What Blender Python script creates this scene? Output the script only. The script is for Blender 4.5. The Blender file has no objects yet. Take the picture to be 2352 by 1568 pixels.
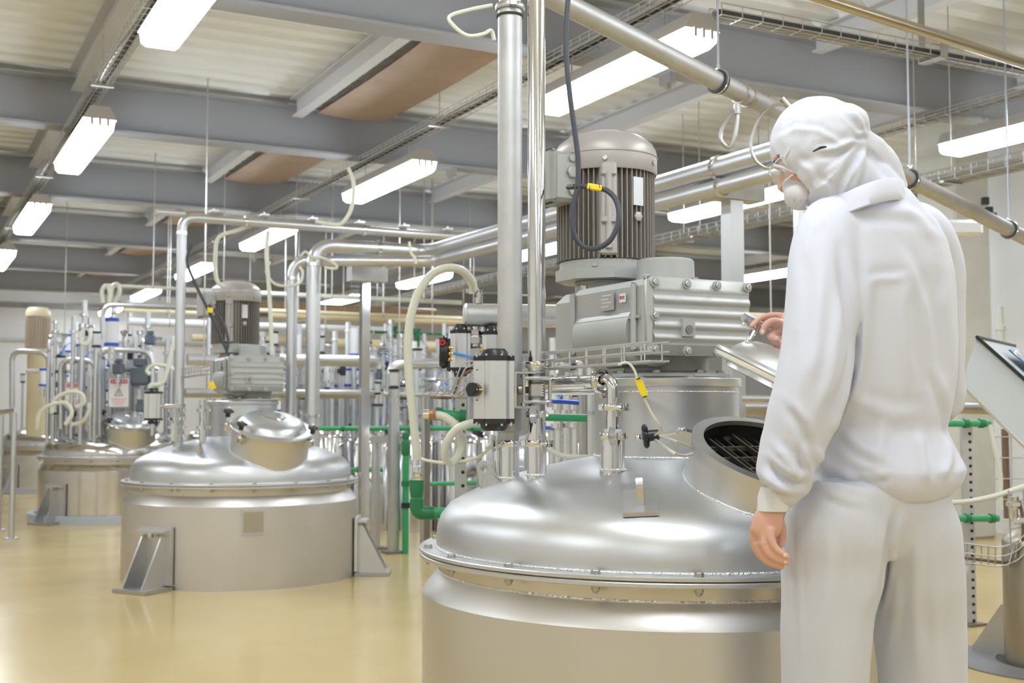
import bpy, bmesh, math, random
from mathutils import Vector, Matrix, Euler
random.seed(7)
# ---------------------------------------------------------------- camera, world, exposure
W_PX, H_PX, F_PX, HORIZON = 2352, 1568, 2735.0, 945.0
CAM_H = 1.05
YAW = math.radians(27.4)                      # the room's long axis is +Y, the camera looks 27.4 deg to its right
PITCH = math.atan((HORIZON - H_PX/2)/F_PX)
FW = Vector((math.sin(YAW), math.cos(YAW), 0)); RT = Vector((math.cos(YAW), -math.sin(YAW), 0)); ZU = Vector((0, 0, 1))
CF = FW*math.cos(PITCH) + ZU*math.sin(PITCH); CU = -FW*math.sin(PITCH) + ZU*math.cos(PITCH)
CAM = Vector((0, 0, CAM_H))
scn = bpy.context.scene
col = scn.collection
cd = bpy.data.cameras.new('camera'); cam = bpy.data.objects.new('camera', cd); col.objects.link(cam)
cam.location = CAM
cam.rotation_euler = Matrix((RT, CU, -CF)).transposed().to_euler()
cd.sensor_width = 36; cd.lens = F_PX/W_PX*36; cd.clip_start = .05; cd.clip_end = 200
cd.dof.use_dof = True; cd.dof.focus_distance = 3.15; cd.dof.aperture_fstop = 5.6
scn.camera = cam
wd = bpy.data.worlds.new('world'); scn.world = wd; wd.use_nodes = True
wd.node_tree.nodes['Background'].inputs[0].default_value = (1, .985, .96, 1)
wd.node_tree.nodes['Background'].inputs[1].default_value = 0.9
scn.view_settings.view_transform = 'Standard'; scn.view_settings.look = 'None'
scn.view_settings.exposure = 0.42; scn.view_settings.gamma = 1; scn.view_settings.use_curve_mapping = False
LAMP_EMIT = 22.0
LIGHT_WHITE = (.86, .93, 1.0)

def ray(x, y): return CF + RT*((x-W_PX/2)/F_PX) + CU*((H_PX/2-y)/F_PX)
def P(x, y, d):                                # photo pixel + forward distance -> point in the room
    r = ray(x, y); return CAM + r*(d/r.dot(FW))
def Zp(x, y, z):                               # photo pixel + height -> point in the room
    r = ray(x, y); return CAM + r*((z-CAM_H)/r.z)
def L(l, d, z): return RT*l + FW*d + ZU*z      # camera-side coordinates -> room
def pxm(n, d): return n/F_PX*d                 # length of n pixels at distance d

# ---------------------------------------------------------------- materials
MATS = {}
def mat(name, colr, rough=.5, metal=0., bump=0., bscale=40., var=0., vscale=3., coat=0., emit=None, stretch=None, spec=None, trans=0., alpha=1., rvar=0., sheen=0., sub=0.):
    if name in MATS: return MATS[name]
    m = bpy.data.materials.new(name); m.use_nodes = True
    nt = m.node_tree; b = nt.nodes['Principled BSDF']
    b.inputs['Base Color'].default_value = (*colr, 1); b.inputs['Roughness'].default_value = rough; b.inputs['Metallic'].default_value = metal
    if coat: b.inputs['Coat Weight'].default_value = coat; b.inputs['Coat Roughness'].default_value = .12
    if spec is not None: b.inputs['Specular IOR Level'].default_value = spec
    if trans: b.inputs['Transmission Weight'].default_value = trans
    if alpha < 1: b.inputs['Alpha'].default_value = alpha
    if sheen: b.inputs['Sheen Weight'].default_value = sheen
    if sub:
        b.inputs['Subsurface Weight'].default_value = sub; b.inputs['Subsurface Radius'].default_value = (.02, .008, .004)
    if emit: b.inputs['Emission Color'].default_value = (*emit[0], 1); b.inputs['Emission Strength'].default_value = emit[1]
    if var or bump or rvar:
        tc = nt.nodes.new('ShaderNodeTexCoord'); mp = nt.nodes.new('ShaderNodeMapping'); nt.links.new(tc.outputs['Object'], mp.inputs[0])
        if stretch: mp.inputs['Scale'].default_value = stretch
    if var or rvar:
        n = nt.nodes.new('ShaderNodeTexNoise'); n.inputs['Scale'].default_value = vscale; n.inputs['Detail'].default_value = 5
        nt.links.new(mp.outputs[0], n.inputs['Vector'])
        if var:
            mx = nt.nodes.new('ShaderNodeMix'); mx.data_type = 'RGBA'
            mx.inputs[6].default_value = (*[c*(1-var) for c in colr], 1); mx.inputs[7].default_value = (*[min(1, c*(1+var)) for c in colr], 1)
            nt.links.new(n.outputs['Fac'], mx.inputs[0]); nt.links.new(mx.outputs[2], b.inputs['Base Color'])
        if rvar:
            mr = nt.nodes.new('ShaderNodeMapRange'); mr.inputs[1].default_value = .3; mr.inputs[2].default_value = .7
            mr.inputs[3].default_value = max(.02, rough-rvar); mr.inputs[4].default_value = rough+rvar
            nt.links.new(n.outputs['Fac'], mr.inputs[0]); nt.links.new(mr.outputs[0], b.inputs['Roughness'])
    if bump:
        n2 = nt.nodes.new('ShaderNodeTexNoise'); n2.inputs['Scale'].default_value = bscale; n2.inputs['Detail'].default_value = 3
        nt.links.new(mp.outputs[0], n2.inputs['Vector'])
        bp = nt.nodes.new('ShaderNodeBump'); bp.inputs['Strength'].default_value = bump; bp.inputs['Distance'].default_value = .01
        nt.links.new(n2.outputs['Fac'], bp.inputs['Height']); nt.links.new(bp.outputs[0], b.inputs['Normal'])
    MATS[name] = m; return m
STEEL = mat('brushed_steel', (.65, .66, .68), .39, .94, bump=.05, bscale=9, var=.10, vscale=2.5, rvar=.07)
STEELB = mat('satin_steel_shell', (.68, .665, .65), .42, .93, bump=.03, bscale=5, var=.08, vscale=2, rvar=.07)
POL = mat('polished_steel', (.80, .80, .80), .12, 1)
DULL = mat('dull_steel', (.50, .49, .47), .42, 1, var=.15, vscale=8)
DARKST = mat('dark_steel', (.30, .28, .26), .42, 1, var=.25, vscale=7)
GALV = mat('galvanised_steel', (.56, .56, .56), .55, .8, var=.16, vscale=14, bump=.05, bscale=60)
ALU = mat('anodised_aluminium', (.68, .69, .70), .34, .75, bump=.02)
GREYP = mat('grey_machine_paint', (.44, .445, .43), .42, .15, bump=.06, bscale=90, var=.05, vscale=6)
GREYPD = mat('dusty_fin_paint', (.30, .27, .24), .5, .3, var=.35, vscale=9, stretch=(1, 1, .4))
RUSTP = mat('dusty_cowl_paint', (.46, .43, .41), .42, .25, var=.22, vscale=4)
BLACK = mat('black_plastic', (.022, .023, .026), .35)
RUBBER = mat('black_rubber_cable', (.055, .06, .075), .5)
HOSE = mat('cream_hose', (.73, .73, .62), .38, coat=.2)
GREEN = mat('green_plastic_pipe', (.045, .36, .15), .35)
GREEND = mat('dark_green_fitting', (.02, .2, .08), .4)
BLUE = mat('blue_plastic', (.03, .1, .55), .35)
BLUET = mat('light_blue_tubing', (.1, .33, .85), .35)
YEL = mat('yellow_plastic', (.9, .66, .02), .4)
RED = mat('red_plastic', (.6, .03, .04), .4)
BRASS = mat('brass', (.75, .5, .17), .3, 1)
WHITEP = mat('white_plastic', (.8, .81, .83), .4)
SIGNW = mat('sign_white', (.8, .8, .82), .4)
CREAM = mat('cream_paint', (.74, .66, .45), .4, var=.06)
BEIGE = mat('beige_insulation', (.66, .56, .36), .45, var=.1)
LAMPH = mat('lamp_housing', (.48, .45, .42), .5)
LAMPE = mat('lamp_diffuser', (1, 1, 1), .3, emit=(LIGHT_WHITE, LAMP_EMIT))
FLOOR = mat('cream_epoxy_floor', (.60, .455, .20), .2, var=.06, vscale=1.2, bump=.02, bscale=3, rvar=.06)
CEIL = mat('cream_ceiling_sheet', (.84, .85, .85), .30, var=.04, vscale=2, spec=.5)
BEAMM = mat('grey_beam_paint', (.33, .335, .362), .6, var=.04)
PURL = mat('pale_purlin_paint', (.60, .595, .61), .5)
WOOD = mat('brown_board', (.47, .345, .265), .55, var=.22, vscale=5, bump=.1, bscale=60)
WALLW = mat('white_wall', (.88, .88, .90), .6, var=.03)
CONC = mat('concrete', (.55, .54, .48), .8, var=.15, vscale=4, bump=.2, bscale=30)
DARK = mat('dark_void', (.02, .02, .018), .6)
WELD = mat('weld_bead', (.85, .85, .85), .35, 1, bump=.8, bscale=120)
GLASS = mat('clear_plastic', (.95, .97, 1), .05, trans=.85, alpha=.55)
SCREEN = mat('screen_blue', (.1, .2, .35), .1)
CONS = mat('console_paint', (.55, .59, .62), .45)

# ---------------------------------------------------------------- mesh builder
def frame(axis):
    z = Vector(axis).normalized(); a = Vector((0, 0, 1)) if abs(z.z) < .9 else Vector((1, 0, 0))
    x = a.cross(z).normalized(); y = z.cross(x); return x, y, z
def catmull(pts, sub=6, closed=False):
    pts = [Vector(p) for p in pts]; n = len(pts); out = []
    rng = n if closed else n-1
    for i in range(rng):
        if closed: p0, p1, p2, p3 = pts[(i-1) % n], pts[i], pts[(i+1) % n], pts[(i+2) % n]
        else:
            p1, p2 = pts[i], pts[i+1]; p0 = pts[i-1] if i else p1*2-p2; p3 = pts[i+2] if i+2 < n else p2*2-p1
        for k in range(sub):
            t = k/sub; out.append(.5*((2*p1)+(-p0+p2)*t+(2*p0-5*p1+4*p2-p3)*t*t+(-p0+3*p1-3*p2+p3)*t**3))
    if not closed: out.append(pts[-1])
    return out
def bend(pts, r=.05, n=5):                    # round the corners of a polyline
    pts = [Vector(p) for p in pts]; out = [pts[0]]
    for i in range(1, len(pts)-1):
        a, b, c = pts[i-1], pts[i], pts[i+1]; u = (a-b); v = (c-b); q = min(r, u.length*.49, v.length*.49)
        A = b+u.normalized()*q; B = b+v.normalized()*q
        for k in range(n+1):
            t = k/n; out.append(A*(1-t)**2+b*2*t*(1-t)+B*t*t)
    out.append(pts[-1]); return out
class MB:
    def __init__(s): s.v = []; s.f = []
    def add(s, vs, fs):
        o = len(s.v); s.v += [Vector(v) for v in vs]; s.f += [tuple(i+o for i in f) for f in fs]; return s
    def box(s, c, size, R=None, ax=None, bev=0):
        c = Vector(c); hx, hy, hz = [q/2 for q in size]
        if ax: X, Y, Zv = [Vector(a) for a in ax]
        elif R is not None: X = Vector((math.cos(R), math.sin(R), 0)); Y = Vector((-math.sin(R), math.cos(R), 0)); Zv = ZU
        else: X, Y, Zv = Vector((1, 0, 0)), Vector((0, 1, 0)), ZU
        if bev:
            b = min(bev, hx*.9, hy*.9)
            ring = [(-hx+b, -hy), (hx-b, -hy), (hx, -hy+b), (hx, hy-b), (hx-b, hy), (-hx+b, hy), (-hx, hy-b), (-hx, -hy+b)]
            n = 8; vs = []
            for k, (zz, q) in enumerate(((-hz, b), (-hz+b, 0), (hz-b, 0), (hz, b))):
                for (x, y) in ring: vs.append(c+X*(x-(q*.8 if x > 0 else -q*.8))+Y*(y-(q*.8 if y > 0 else -q*.8))+Zv*zz)
            fs = [tuple(range(n-1, -1, -1)), tuple(range(3*n, 4*n))]
            for k in range(3):
                for i in range(n): j = (i+1) % n; fs.append((k*n+i, k*n+j, (k+1)*n+j, (k+1)*n+i))
            return s.add(vs, fs)
        vs = [c+X*(hx*a)+Y*(hy*b)+Zv*(hz*d) for a in (-1, 1) for b in (-1, 1) for d in (-1, 1)]
        return s.add(vs, [(0, 1, 3, 2), (4, 6, 7, 5), (0, 4, 5, 1), (2, 3, 7, 6), (0, 2, 6, 4), (1, 5, 7, 3)])
    def lathe(s, prof, o=(0, 0, 0), axis=(0, 0, 1), n=32, a0=0, a1=2*math.pi, cap=True):
        o = Vector(o); x, y, z = frame(axis); full = abs(a1-a0-2*math.pi) < 1e-6; m = n if full else n+1
        vs = []; fs = []
        for (r, h) in prof:
            for k in range(m):
                a = a0+(a1-a0)*k/n; vs.append(o+z*h+x*(r*math.cos(a))+y*(r*math.sin(a)))
        for i in range(len(prof)-1):
            for k in range(n):
                j = (k+1) % m; fs.append((i*m+k, i*m+j, (i+1)*m+j, (i+1)*m+k))
        if cap and full:
            if prof[0][0] > 1e-5: fs.append(tuple(range(m-1, -1, -1)))
            if prof[-1][0] > 1e-5: fs.append(tuple((len(prof)-1)*m+k for k in range(m)))
        return s.add(vs, fs)
    def cyl(s, a, b, r, r2=None, n=20, cap=True):
        a = Vector(a); b = Vector(b); return s.lathe([(r, 0), (r if r2 is None else r2, (b-a).length)], a, b-a, n, cap=cap)
    def tube(s, pts, r, n=10, closed=False, cap=True, rf=None):
        pts = [Vector(p) for p in pts]; N = len(pts)
        if N < 2: return s
        T = []
        for i in range(N):
            a = pts[(i-1) % N] if (closed or i) else pts[0]; b = pts[(i+1) % N] if (closed or i < N-1) else pts[-1]
            t = (b-a); T.append(t.normalized() if t.length > 1e-9 else Vector((0, 0, 1)))
        x, y, z = frame(T[0]); vs = []; fs = []; u = x
        for i in range(N):
            u = (u - T[i]*u.dot(T[i])); u = u.normalized() if u.length > 1e-6 else frame(T[i])[0]; w = T[i].cross(u)
            rr = r if rf is None else r*rf(i/(N-1))
            for k in range(n):
                a = 2*math.pi*k/n; vs.append(pts[i]+u*(rr*math.cos(a))+w*(rr*math.sin(a)))
        for i in range(N if closed else N-1):
            j = (i+1) % N
            for k in range(n): q = (k+1) % n; fs.append((i*n+k, i*n+q, j*n+q, j*n+k))
        if not closed and cap: fs += [tuple(range(n-1, -1, -1)), tuple((N-1)*n+k for k in range(n))]
        return s.add(vs, fs)
    def torus(s, c, axis, R, r, n=28, m=8):
        x, y, z = frame(axis); c = Vector(c)
        return s.tube([c+x*(R*math.cos(2*math.pi*k/n))+y*(R*math.sin(2*math.pi*k/n)) for k in range(n)], r, m, closed=True)
    def prism(s, poly, o, X, Y, th):           # poly in X,Y around o, extruded th along X x Y, centred
        o = Vector(o); X = Vector(X).normalized(); Y = Vector(Y).normalized(); Zv = X.cross(Y); n = len(poly)
        vs = [o+X*a+Y*b-Zv*(th/2) for a, b in poly]+[o+X*a+Y*b+Zv*(th/2) for a, b in poly]
        fs = [tuple(range(n-1, -1, -1)), tuple(range(n, 2*n))]+[(i, (i+1) % n, n+(i+1) % n, n+i) for i in range(n)]
        return s.add(vs, fs)
    def ell(s, c, rad, ax=None, n=16, m=10):
        c = Vector(c); X, Y, Zv = [Vector(a) for a in ax] if ax else (Vector((1, 0, 0)), Vector((0, 1, 0)), ZU)
        vs = [c-Zv*rad[2]]; fs = []
        for i in range(1, m):
            t = math.pi*i/m-math.pi/2
            for k in range(n):
                a = 2*math.pi*k/n; vs.append(c+X*(rad[0]*math.cos(t)*math.cos(a))+Y*(rad[1]*math.cos(t)*math.sin(a))+Zv*(rad[2]*math.sin(t)))
        vs.append(c+Zv*rad[2]); top = len(vs)-1
        for k in range(n):
            j = (k+1) % n; fs.append((0, 1+j, 1+k)); fs.append((top, 1+(m-2)*n+k, 1+(m-2)*n+j))
            for i in range(m-2): fs.append((1+i*n+k, 1+i*n+j, 1+(i+1)*n+j, 1+(i+1)*n+k))
        return s.add(vs, fs)
    def hexn(s, p, axis, r, h, dome=False):
        s.lathe([(r*.92, 0), (r, h*.08), (r, h*.85), (r*.86, h)], p, axis, 6)
        if dome: s.ell(Vector(p)+Vector(axis).normalized()*h, (r*.8, r*.8, r*.8), n=10, m=6)
        return s
    def build(s, name, m, parent=None, smooth=35, **k):
        me = bpy.data.meshes.new(name); M = WM.get(parent.name, Matrix()) if parent else Matrix()
        Mi = M.inverted(); me.from_pydata([Mi @ v for v in s.v], [], s.f); me.validate()
        bm = bmesh.new(); bm.from_mesh(me); bmesh.ops.recalc_face_normals(bm, faces=bm.faces); bm.to_mesh(me); bm.free()
        for p in me.polygons: p.use_smooth = True
        me.set_sharp_from_angle(angle=math.radians(smooth))
        me.materials.append(m); o = bpy.data.objects.new(name, me); col.objects.link(o)
        if parent: o.parent = parent; WM[o.name] = M
        for a, b in k.items(): o[a] = b
        return o
WM = {}
def tag(o, label=None, cat=None, group=None, kind=None):
    if label: o['label'] = label
    if cat: o['category'] = cat
    if group: o['group'] = group
    if kind: o['kind'] = kind
    return o
def thing(name, loc, label, cat, rz=0., group=None):
    o = bpy.data.objects.new(name, None); o.location = loc; o.rotation_euler = (0, 0, rz); o.empty_display_size = .1
    col.objects.link(o); WM[o.name] = Matrix.Translation(Vector(loc)) @ Matrix.Rotation(rz, 4, 'Z')
    return tag(o, label, cat, group)
def kids(o): return [c for c in bpy.data.objects if c.parent == o]
def copy_tree(o, parent=None, skip=()):
    c = o.copy(); col.objects.link(c); c.parent = parent
    for ch in kids(o):
        if ch.name.split('.')[0] in skip: continue
        copy_tree(ch, c, skip)
    return c
def place(o, loc, rz=None):
    o.location = loc
    if rz is not None: o.rotation_euler = (0, 0, rz)
    WM[o.name] = Matrix.Translation(Vector(loc)) @ Matrix.Rotation(o.rotation_euler.z, 4, 'Z'); return o
def solo(mb, name, m, label, cat, group=None, smooth=35, kind=None):   # a thing that is one mesh; origin at its lowest centre
    xs = [v.x for v in mb.v]; ys = [v.y for v in mb.v]; zs = [v.z for v in mb.v]
    c = Vector(((min(xs)+max(xs))/2, (min(ys)+max(ys))/2, min(zs)))
    for i in range(len(mb.v)): mb.v[i] = mb.v[i]-c
    o = mb.build(name, m, None, smooth); o.location = c; WM[o.name] = Matrix.Translation(c)
    return tag(o, label, cat, group, kind)
# ---------------------------------------------------------------- the setting
ROOM = (-6.0, 18.0, -9.0, 24.5)   # x0 x1 y0 y1
CEIL_Z = 3.62
m = MB(); m.box(((ROOM[0]+ROOM[1])/2, (ROOM[2]+ROOM[3])/2, -.05), (ROOM[1]-ROOM[0], ROOM[3]-ROOM[2], .1)); tag(m.build('floor', FLOOR), kind='structure')
def corrugated():
    m = MB(); y = ROOM[2]; pts = []; per = .235
    while y < ROOM[3]:
        for dy, z in ((0, 0), (.10, 0), (.135, .06), (.20, .06)): pts.append((y+dy, CEIL_Z+z))
        y += per
    n = len(pts); vs = []
    for (y, z) in pts: vs += [Vector((ROOM[0], y, z)), Vector((ROOM[1], y, z))]
    for (y, z) in pts: vs += [Vector((ROOM[0], y, z+.02)), Vector((ROOM[1], y, z+.02))]
    fs = []
    for k in range(n-1):
        a = 2*k; fs.append((a, a+1, a+3, a+2)); b = 2*n+2*k; fs.append((b, b+2, b+3, b+1))
    m.add(vs, fs); return m
tag(corrugated().build('ceiling', CEIL), kind='structure')
m = MB(); m.box(((ROOM[0]+ROOM[1])/2, ROOM[3]+.1, 1.81), (ROOM[1]-ROOM[0], .2, 3.62)); tag(m.build('wall_back', WALLW), kind='structure')
m = MB(); m.box((ROOM[1]+.1, (ROOM[2]+ROOM[3])/2, 1.81), (.2, ROOM[3]-ROOM[2], 3.62)); tag(m.build('wall_right', WALLW), kind='structure')
m = MB(); m.box((ROOM[0]-.1, (ROOM[2]+ROOM[3])/2, 1.81), (.2, ROOM[3]-ROOM[2], 3.62)); tag(m.build('wall_left', WALLW), kind='structure')
m = MB(); m.box((8.62, 6.0, 1.81), (.14, 3.6, 3.62)); tag(m.build('wall_partition', WALLW), kind='structure')
m = MB(); m.box(((ROOM[0]+ROOM[1])/2, ROOM[2]-.1, 1.81), (ROOM[1]-ROOM[0], .2, 3.62)); tag(m.build('wall_front', WALLW), kind='structure')
# wall trims on the back wall (dark rails)
m = MB(); m.box((6, ROOM[3]-.06, 3.08), (16, .12, .10)); tag(m.build('trim_1', DARKST), kind='structure')
m = MB(); m.box((6, ROOM[3]-.04, 2.42), (16, .08, .06)); tag(m.build('trim_2', DULL), kind='structure')
# concrete column in front of the partition
c = P(2205, 1225, 10.1)
m = MB(); m.box((c.x, c.y, 1.81), (.42, .42, 3.62), bev=.02); solo(m, 'concrete_column', CONC, 'bare concrete column beside the white wall at the right, behind the worker', 'column')
# beams along X
BY = [2.85, 6.15, 9.45, 12.6, 15.9, 19.2, 22.5]
nm = ['nearest the camera, over the machine motor', 'second from the camera', 'third from the camera', 'fourth from the camera', 'fifth from the camera', 'farthest but the dark end one', 'deepest in the hall by the end wall']
for i, y in enumerate(BY):
    if i == 0: continue
    m = MB(); z0, z1 = 3.18, 3.56; x0, x1 = ROOM[0], ROOM[1]
    sec = [(-.09, z0), (.09, z0), (.09, z0+.02), (.012, z0+.02), (.012, z1-.02), (.09, z1-.02), (.09, z1), (-.09, z1), (-.09, z1-.02), (-.012, z1-.02), (-.012, z0+.02), (-.09, z0+.02)]
    n = 12
    m.add([Vector((x, y+a, z)) for x in (x0, x1) for a, z in sec], [tuple(range(n)), tuple(range(2*n-1, n-1, -1))]+[(k, (k+1) % n, n+(k+1) % n, n+k) for k in range(n)])
    # hanger brackets along the bottom flange
    b = thing('ceiling_beam', (5, y, z0), 'long grey steel ceiling beam, ' + ['', 'nearest the camera, right above the big motor', 'second row deep, passing behind the big motor', 'third row deep across the hall', 'fourth row deep across the hall', 'fifth row deep, small in the distance', 'deepest of all, by the end wall'][i], 'beam')
    m.build('i_section', BEAMM, b)
    for x in (1.2, 4.3, 7.4):
        q = MB(); q.box((x, y, z0-.03), (.05, .12, .06)); q.box((x, y, z0-.07), (.03, .03, .05)); q.build('hanger_bracket', DULL, b)
# purlins between beams
PX = [-.5, 1.16, 2.87, 5.45, 7.4, 9.9, 12.4]
pur = None
for j in range(len(BY)-1):
    for x in PX:
        if pur is None:
            m = MB(); ln = 3.12
            m.box((0, 0, .0), (.09, ln, .012)); m.box((0, 0, .07), (.012, ln, .13)); m.box((-.03, 0, .138), (.07, ln, .01))
            pur = m.build('ceiling_purlin', PURL); o = pur
        else: o = pur.copy(); col.objects.link(o)
        o.location = (x, (BY[j]+BY[j+1])/2, 3.46)
        o.scale = (1, (BY[j+1]-BY[j]-.19)/3.12, 1)
        tag(o, 'pale grey light steel purlin spanning between two ceiling beams', 'purlin', 'purlins between the ceiling beams')
# brown boards
bp = None
for j in range(len(BY)-1):
    ln = BY[j+1]-BY[j]-.3
    m = MB(); n = 10; vs = []
    x0, x1 = 3.02, 3.62
    for k in range(n+1):
        t = k/n; y = BY[j]+.15+ln*t; sg = -.03*math.sin(math.pi*t)-.02*(t > .8)*(t-.8)
        for x in (x0, (x0+x1)/2, x1): vs.append(Vector((x, y, 3.5+sg-(.025 if x not in (x0, x1) else 0))))
    N = len(vs); vs += [v+Vector((0, 0, .012)) for v in vs]; fs = []
    for k in range(n):
        for a in range(2):
            i = k*3+a; fs.append((i, i+1, i+4, i+3)); fs.append((N+i, N+i+3, N+i+4, N+i+1))
    m.add(vs, fs)
    if j > 0: solo(m, 'ceiling_board', WOOD, 'brown hardboard roof panel in the ceiling, ' + ['', 'largest and nearest one', 'second one from the camera', 'third one, above the pipe corner', 'fourth one, small and pale in the distance', 'fifth one, next to the last', 'last one at the far end'][j], 'ceiling board')
# lamps
def make_lamp(ln=1.62):
    t = thing('ceiling_lamp', (0, 0, 0), None, None)
    m = MB(); w = .20
    sec = [(-w/2, .045), (-w/2-.006, .03), (w/2+.006, .03), (w/2, .045), (w/2-.04, .115), (-w/2+.04, .115)]
    n = len(sec); vs = [Vector((a, y, z)) for y in (-ln/2, ln/2) for a, z in sec]
    m.add(vs, [tuple(range(n)), tuple(range(2*n-1, n-1, -1))]+[(k, (k+1) % n, n+(k+1) % n, n+k) for k in range(n)]); m.build('housing', LAMPH, t)
    m = MB(); sec = [(-w/2+.004, .03), (-w/2+.012, -.035), (-w/2+.03, -.05), (w/2-.03, -.05), (w/2-.012, -.035), (w/2-.004, .03)]
    n = len(sec); vs = []
    for y, q in ((-ln/2+.01, .8), (-ln/2+.05, 1), (ln/2-.05, 1), (ln/2-.01, .8)):
        for a, z in sec: vs.append(Vector((a, y, .03+(z-.03)*q)))
    fs = [tuple(range(n)), tuple(range(4*n-1, 3*n-1, -1))]
    for k in range(3):
        for i in range(n): j = (i+1) % n; fs.append((k*n+i, k*n+j, (k+1)*n+j, (k+1)*n+i))
    m.add(vs, fs); m.build('diffuser', LAMPE, t)
    for s in (-1, 1):
        for a in (-.05, 0, .05) if s < 0 else (-.05, .05):
            m = MB(); m.box((a, s*(ln/2-.003), .012), (.018, .022, .05)); m.build('clip', LAMPH, t)
        m = MB(); m.tube([(0, s*ln*.3, .11), (0, s*ln*.3, .2), (0, s*ln*.3, .26)], .005, 6); m.box((0, s*ln*.3, .12), (.03, .05, .012)); m.build('hanger', DULL, t)
    return t
lamp0 = make_lamp()
LZ = 2.92
spots = []
for k in range(-3, 5): spots.append((1.14, 5.28+k*3.55+.3*0, 'left'))
for k in range(-3, 6): spots.append((3.53, 5.55+k*3.5, 'middle'))
for k in range(-3, 5): spots.append((6.66, 5.1+k*3.5 if k else 5.25, 'right'))
for k in range(0, 5): spots.append((-2.2, 1.9+k*3.5-7, 'rear left'))
for k in range(0, 5): spots.append((10.6, 5.6+k*3.5, 'far right'))
def proj(p):
    v = Vector(p)-CAM; d = v.dot(CF); return (W_PX/2+F_PX*v.dot(RT)/d, H_PX/2-F_PX*v.dot(CU)/d, d)
def inview(x, y):
    for s in (-.8, 0, .8):
        q = proj((x, y+s, LZ))
        if q[2] > .3 and -20 < q[0] < W_PX+20 and -20 < q[1] < H_PX: return True
    return False
used = {}
word = ['nearest', 'second', 'third', 'fourth', 'fifth', 'sixth', 'seventh', 'eighth', 'ninth']
for i, (x, y, row) in enumerate(spots):
    o = lamp0 if i == 0 else copy_tree(lamp0)
    place(o, (x, y, LZ))
    if inview(x, y):
        k = used.get(row, 0); used[row] = k+1
        tag(o, f'lit white fluorescent ceiling lamp, {word[k]} one in view along the {row} row', 'ceiling lamp', 'fluorescent lamps in rows')
    else: tag(o, 'fluorescent ceiling lamp out of the picture, behind or beside the viewpoint', 'ceiling lamp', 'fluorescent lamps out of view')
# wire cable trays (mesh + cables + hangers)
def wire_tray(a, b, w, hgt, label, cables=3, step=.1, wr=.0028, hang=None, name='cable_tray', side=None, group=None, cr=.009, cmat=None):
    a = Vector(a); b = Vector(b); d = (b-a); ln = d.length; d.normalize(); s = Vector(side) if side else d.cross(ZU).normalized(); u = s.cross(d).normalized()
    if u.z < 0: u = -u
    t = thing(name, (a+b)/2, label, 'cable tray', group=group)
    m = MB()
    for x, z in ((-w/2, hgt), (-w/2, hgt*.5), (-w/2, 0), (-w/6, 0), (w/6, 0), (w/2, 0), (w/2, hgt*.5), (w/2, hgt)): m.tube([a+s*x+u*z, b+s*x+u*z], wr, 5)
    k = 0
    while k*step <= ln:
        p = a+d*(k*step); m.tube([p-s*(w/2)+u*hgt, p-s*(w/2), p+s*(w/2), p+s*(w/2)+u*hgt], wr, 4); k += 1
    m.build('wire_mesh', GALV, t)
    rnd = random.Random(int(ln*100))
    for c in range(cables):
        m = MB(); pts = []; off = (c-(cables-1)/2)*w*.7/max(1, cables)
        N = max(3, int(ln/.4))
        for i in range(N+1): pts.append(a+d*(ln*i/N)+s*(off+rnd.uniform(-.008, .008))+u*(cr+.004+rnd.uniform(0, .006)))
        m.tube(catmull(pts, 2), cr, 6); m.build('cable', cmat or (RUBBER if c % 3 else DULL), t)
    if hang:
        for q in hang:
            p = a+d*q; m = MB(); m.tube([p-s*0+u*(-.004), p+ZU*(3.5-p.z)], .004, 5); m.box(p+u*(-.008), (.03, w+.04, .014), ax=(d, s, u)); m.build('hanger', DULL, t)
    return t
tz = 3.12
xb = Zp(880, 355, tz).x
wire_tray((xb, 3.5, tz), (xb, 22, tz), .13, .05, 'wire mesh cable tray running above the middle lamp row', hang=[1, 4.3, 7.6, 10.9, 14], cables=3)
xa = Zp(120, 375, tz).x
wire_tray((xa, 3.5, tz), (xa, 22, tz), .10, .05, 'wire mesh cable tray running above the left lamp row', hang=[4.3, 7.6, 10.9], cables=3)
xc = Zp(2200, 262, tz).x
wire_tray((xc, 3.0, tz), (xc, 18, tz), .12, .05, 'wire mesh cable tray running above the right lamp row', hang=[2, 5, 8], cables=2)
# ---------------------------------------------------------------- process tanks (local axes = room axes, origin at floor centre)
DOME = [(.700, .645), (.702, .668), (.699, .705), (.687, .742), (.660, .775), (.61, .803), (.55, .829), (.48, .855), (.40, .878), (.31, .898), (.22, .915), (.19, .918)]
def dome_z(r):
    for (r0, z0), (r1, z1) in zip(DOME[2:], DOME[3:]):
        if r1 <= r <= r0: return z0+(z1-z0)*(r0-r)/(r0-r1)
    return DOME[-1][1] if r < DOME[-1][0] else .645
def dome_hit(c, px, py):                      # photo pixel -> point on that tank's lid
    r = ray(px, py); prev = None
    for i in range(2000):
        p = CAM+r*(2.0+i*.004) if c.y < 5 else CAM+r*(6.0+i*.004); q = math.hypot(p.x-c.x, p.y-c.y)
        if q < .702 and p.z < dome_z(q)+c.z: return p
    return None
AZ_CAM = math.atan2(-FW.y, -FW.x)             # direction toward the camera seen from the tank
def radial(az): return Vector((math.cos(az), math.sin(az), 0))
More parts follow.
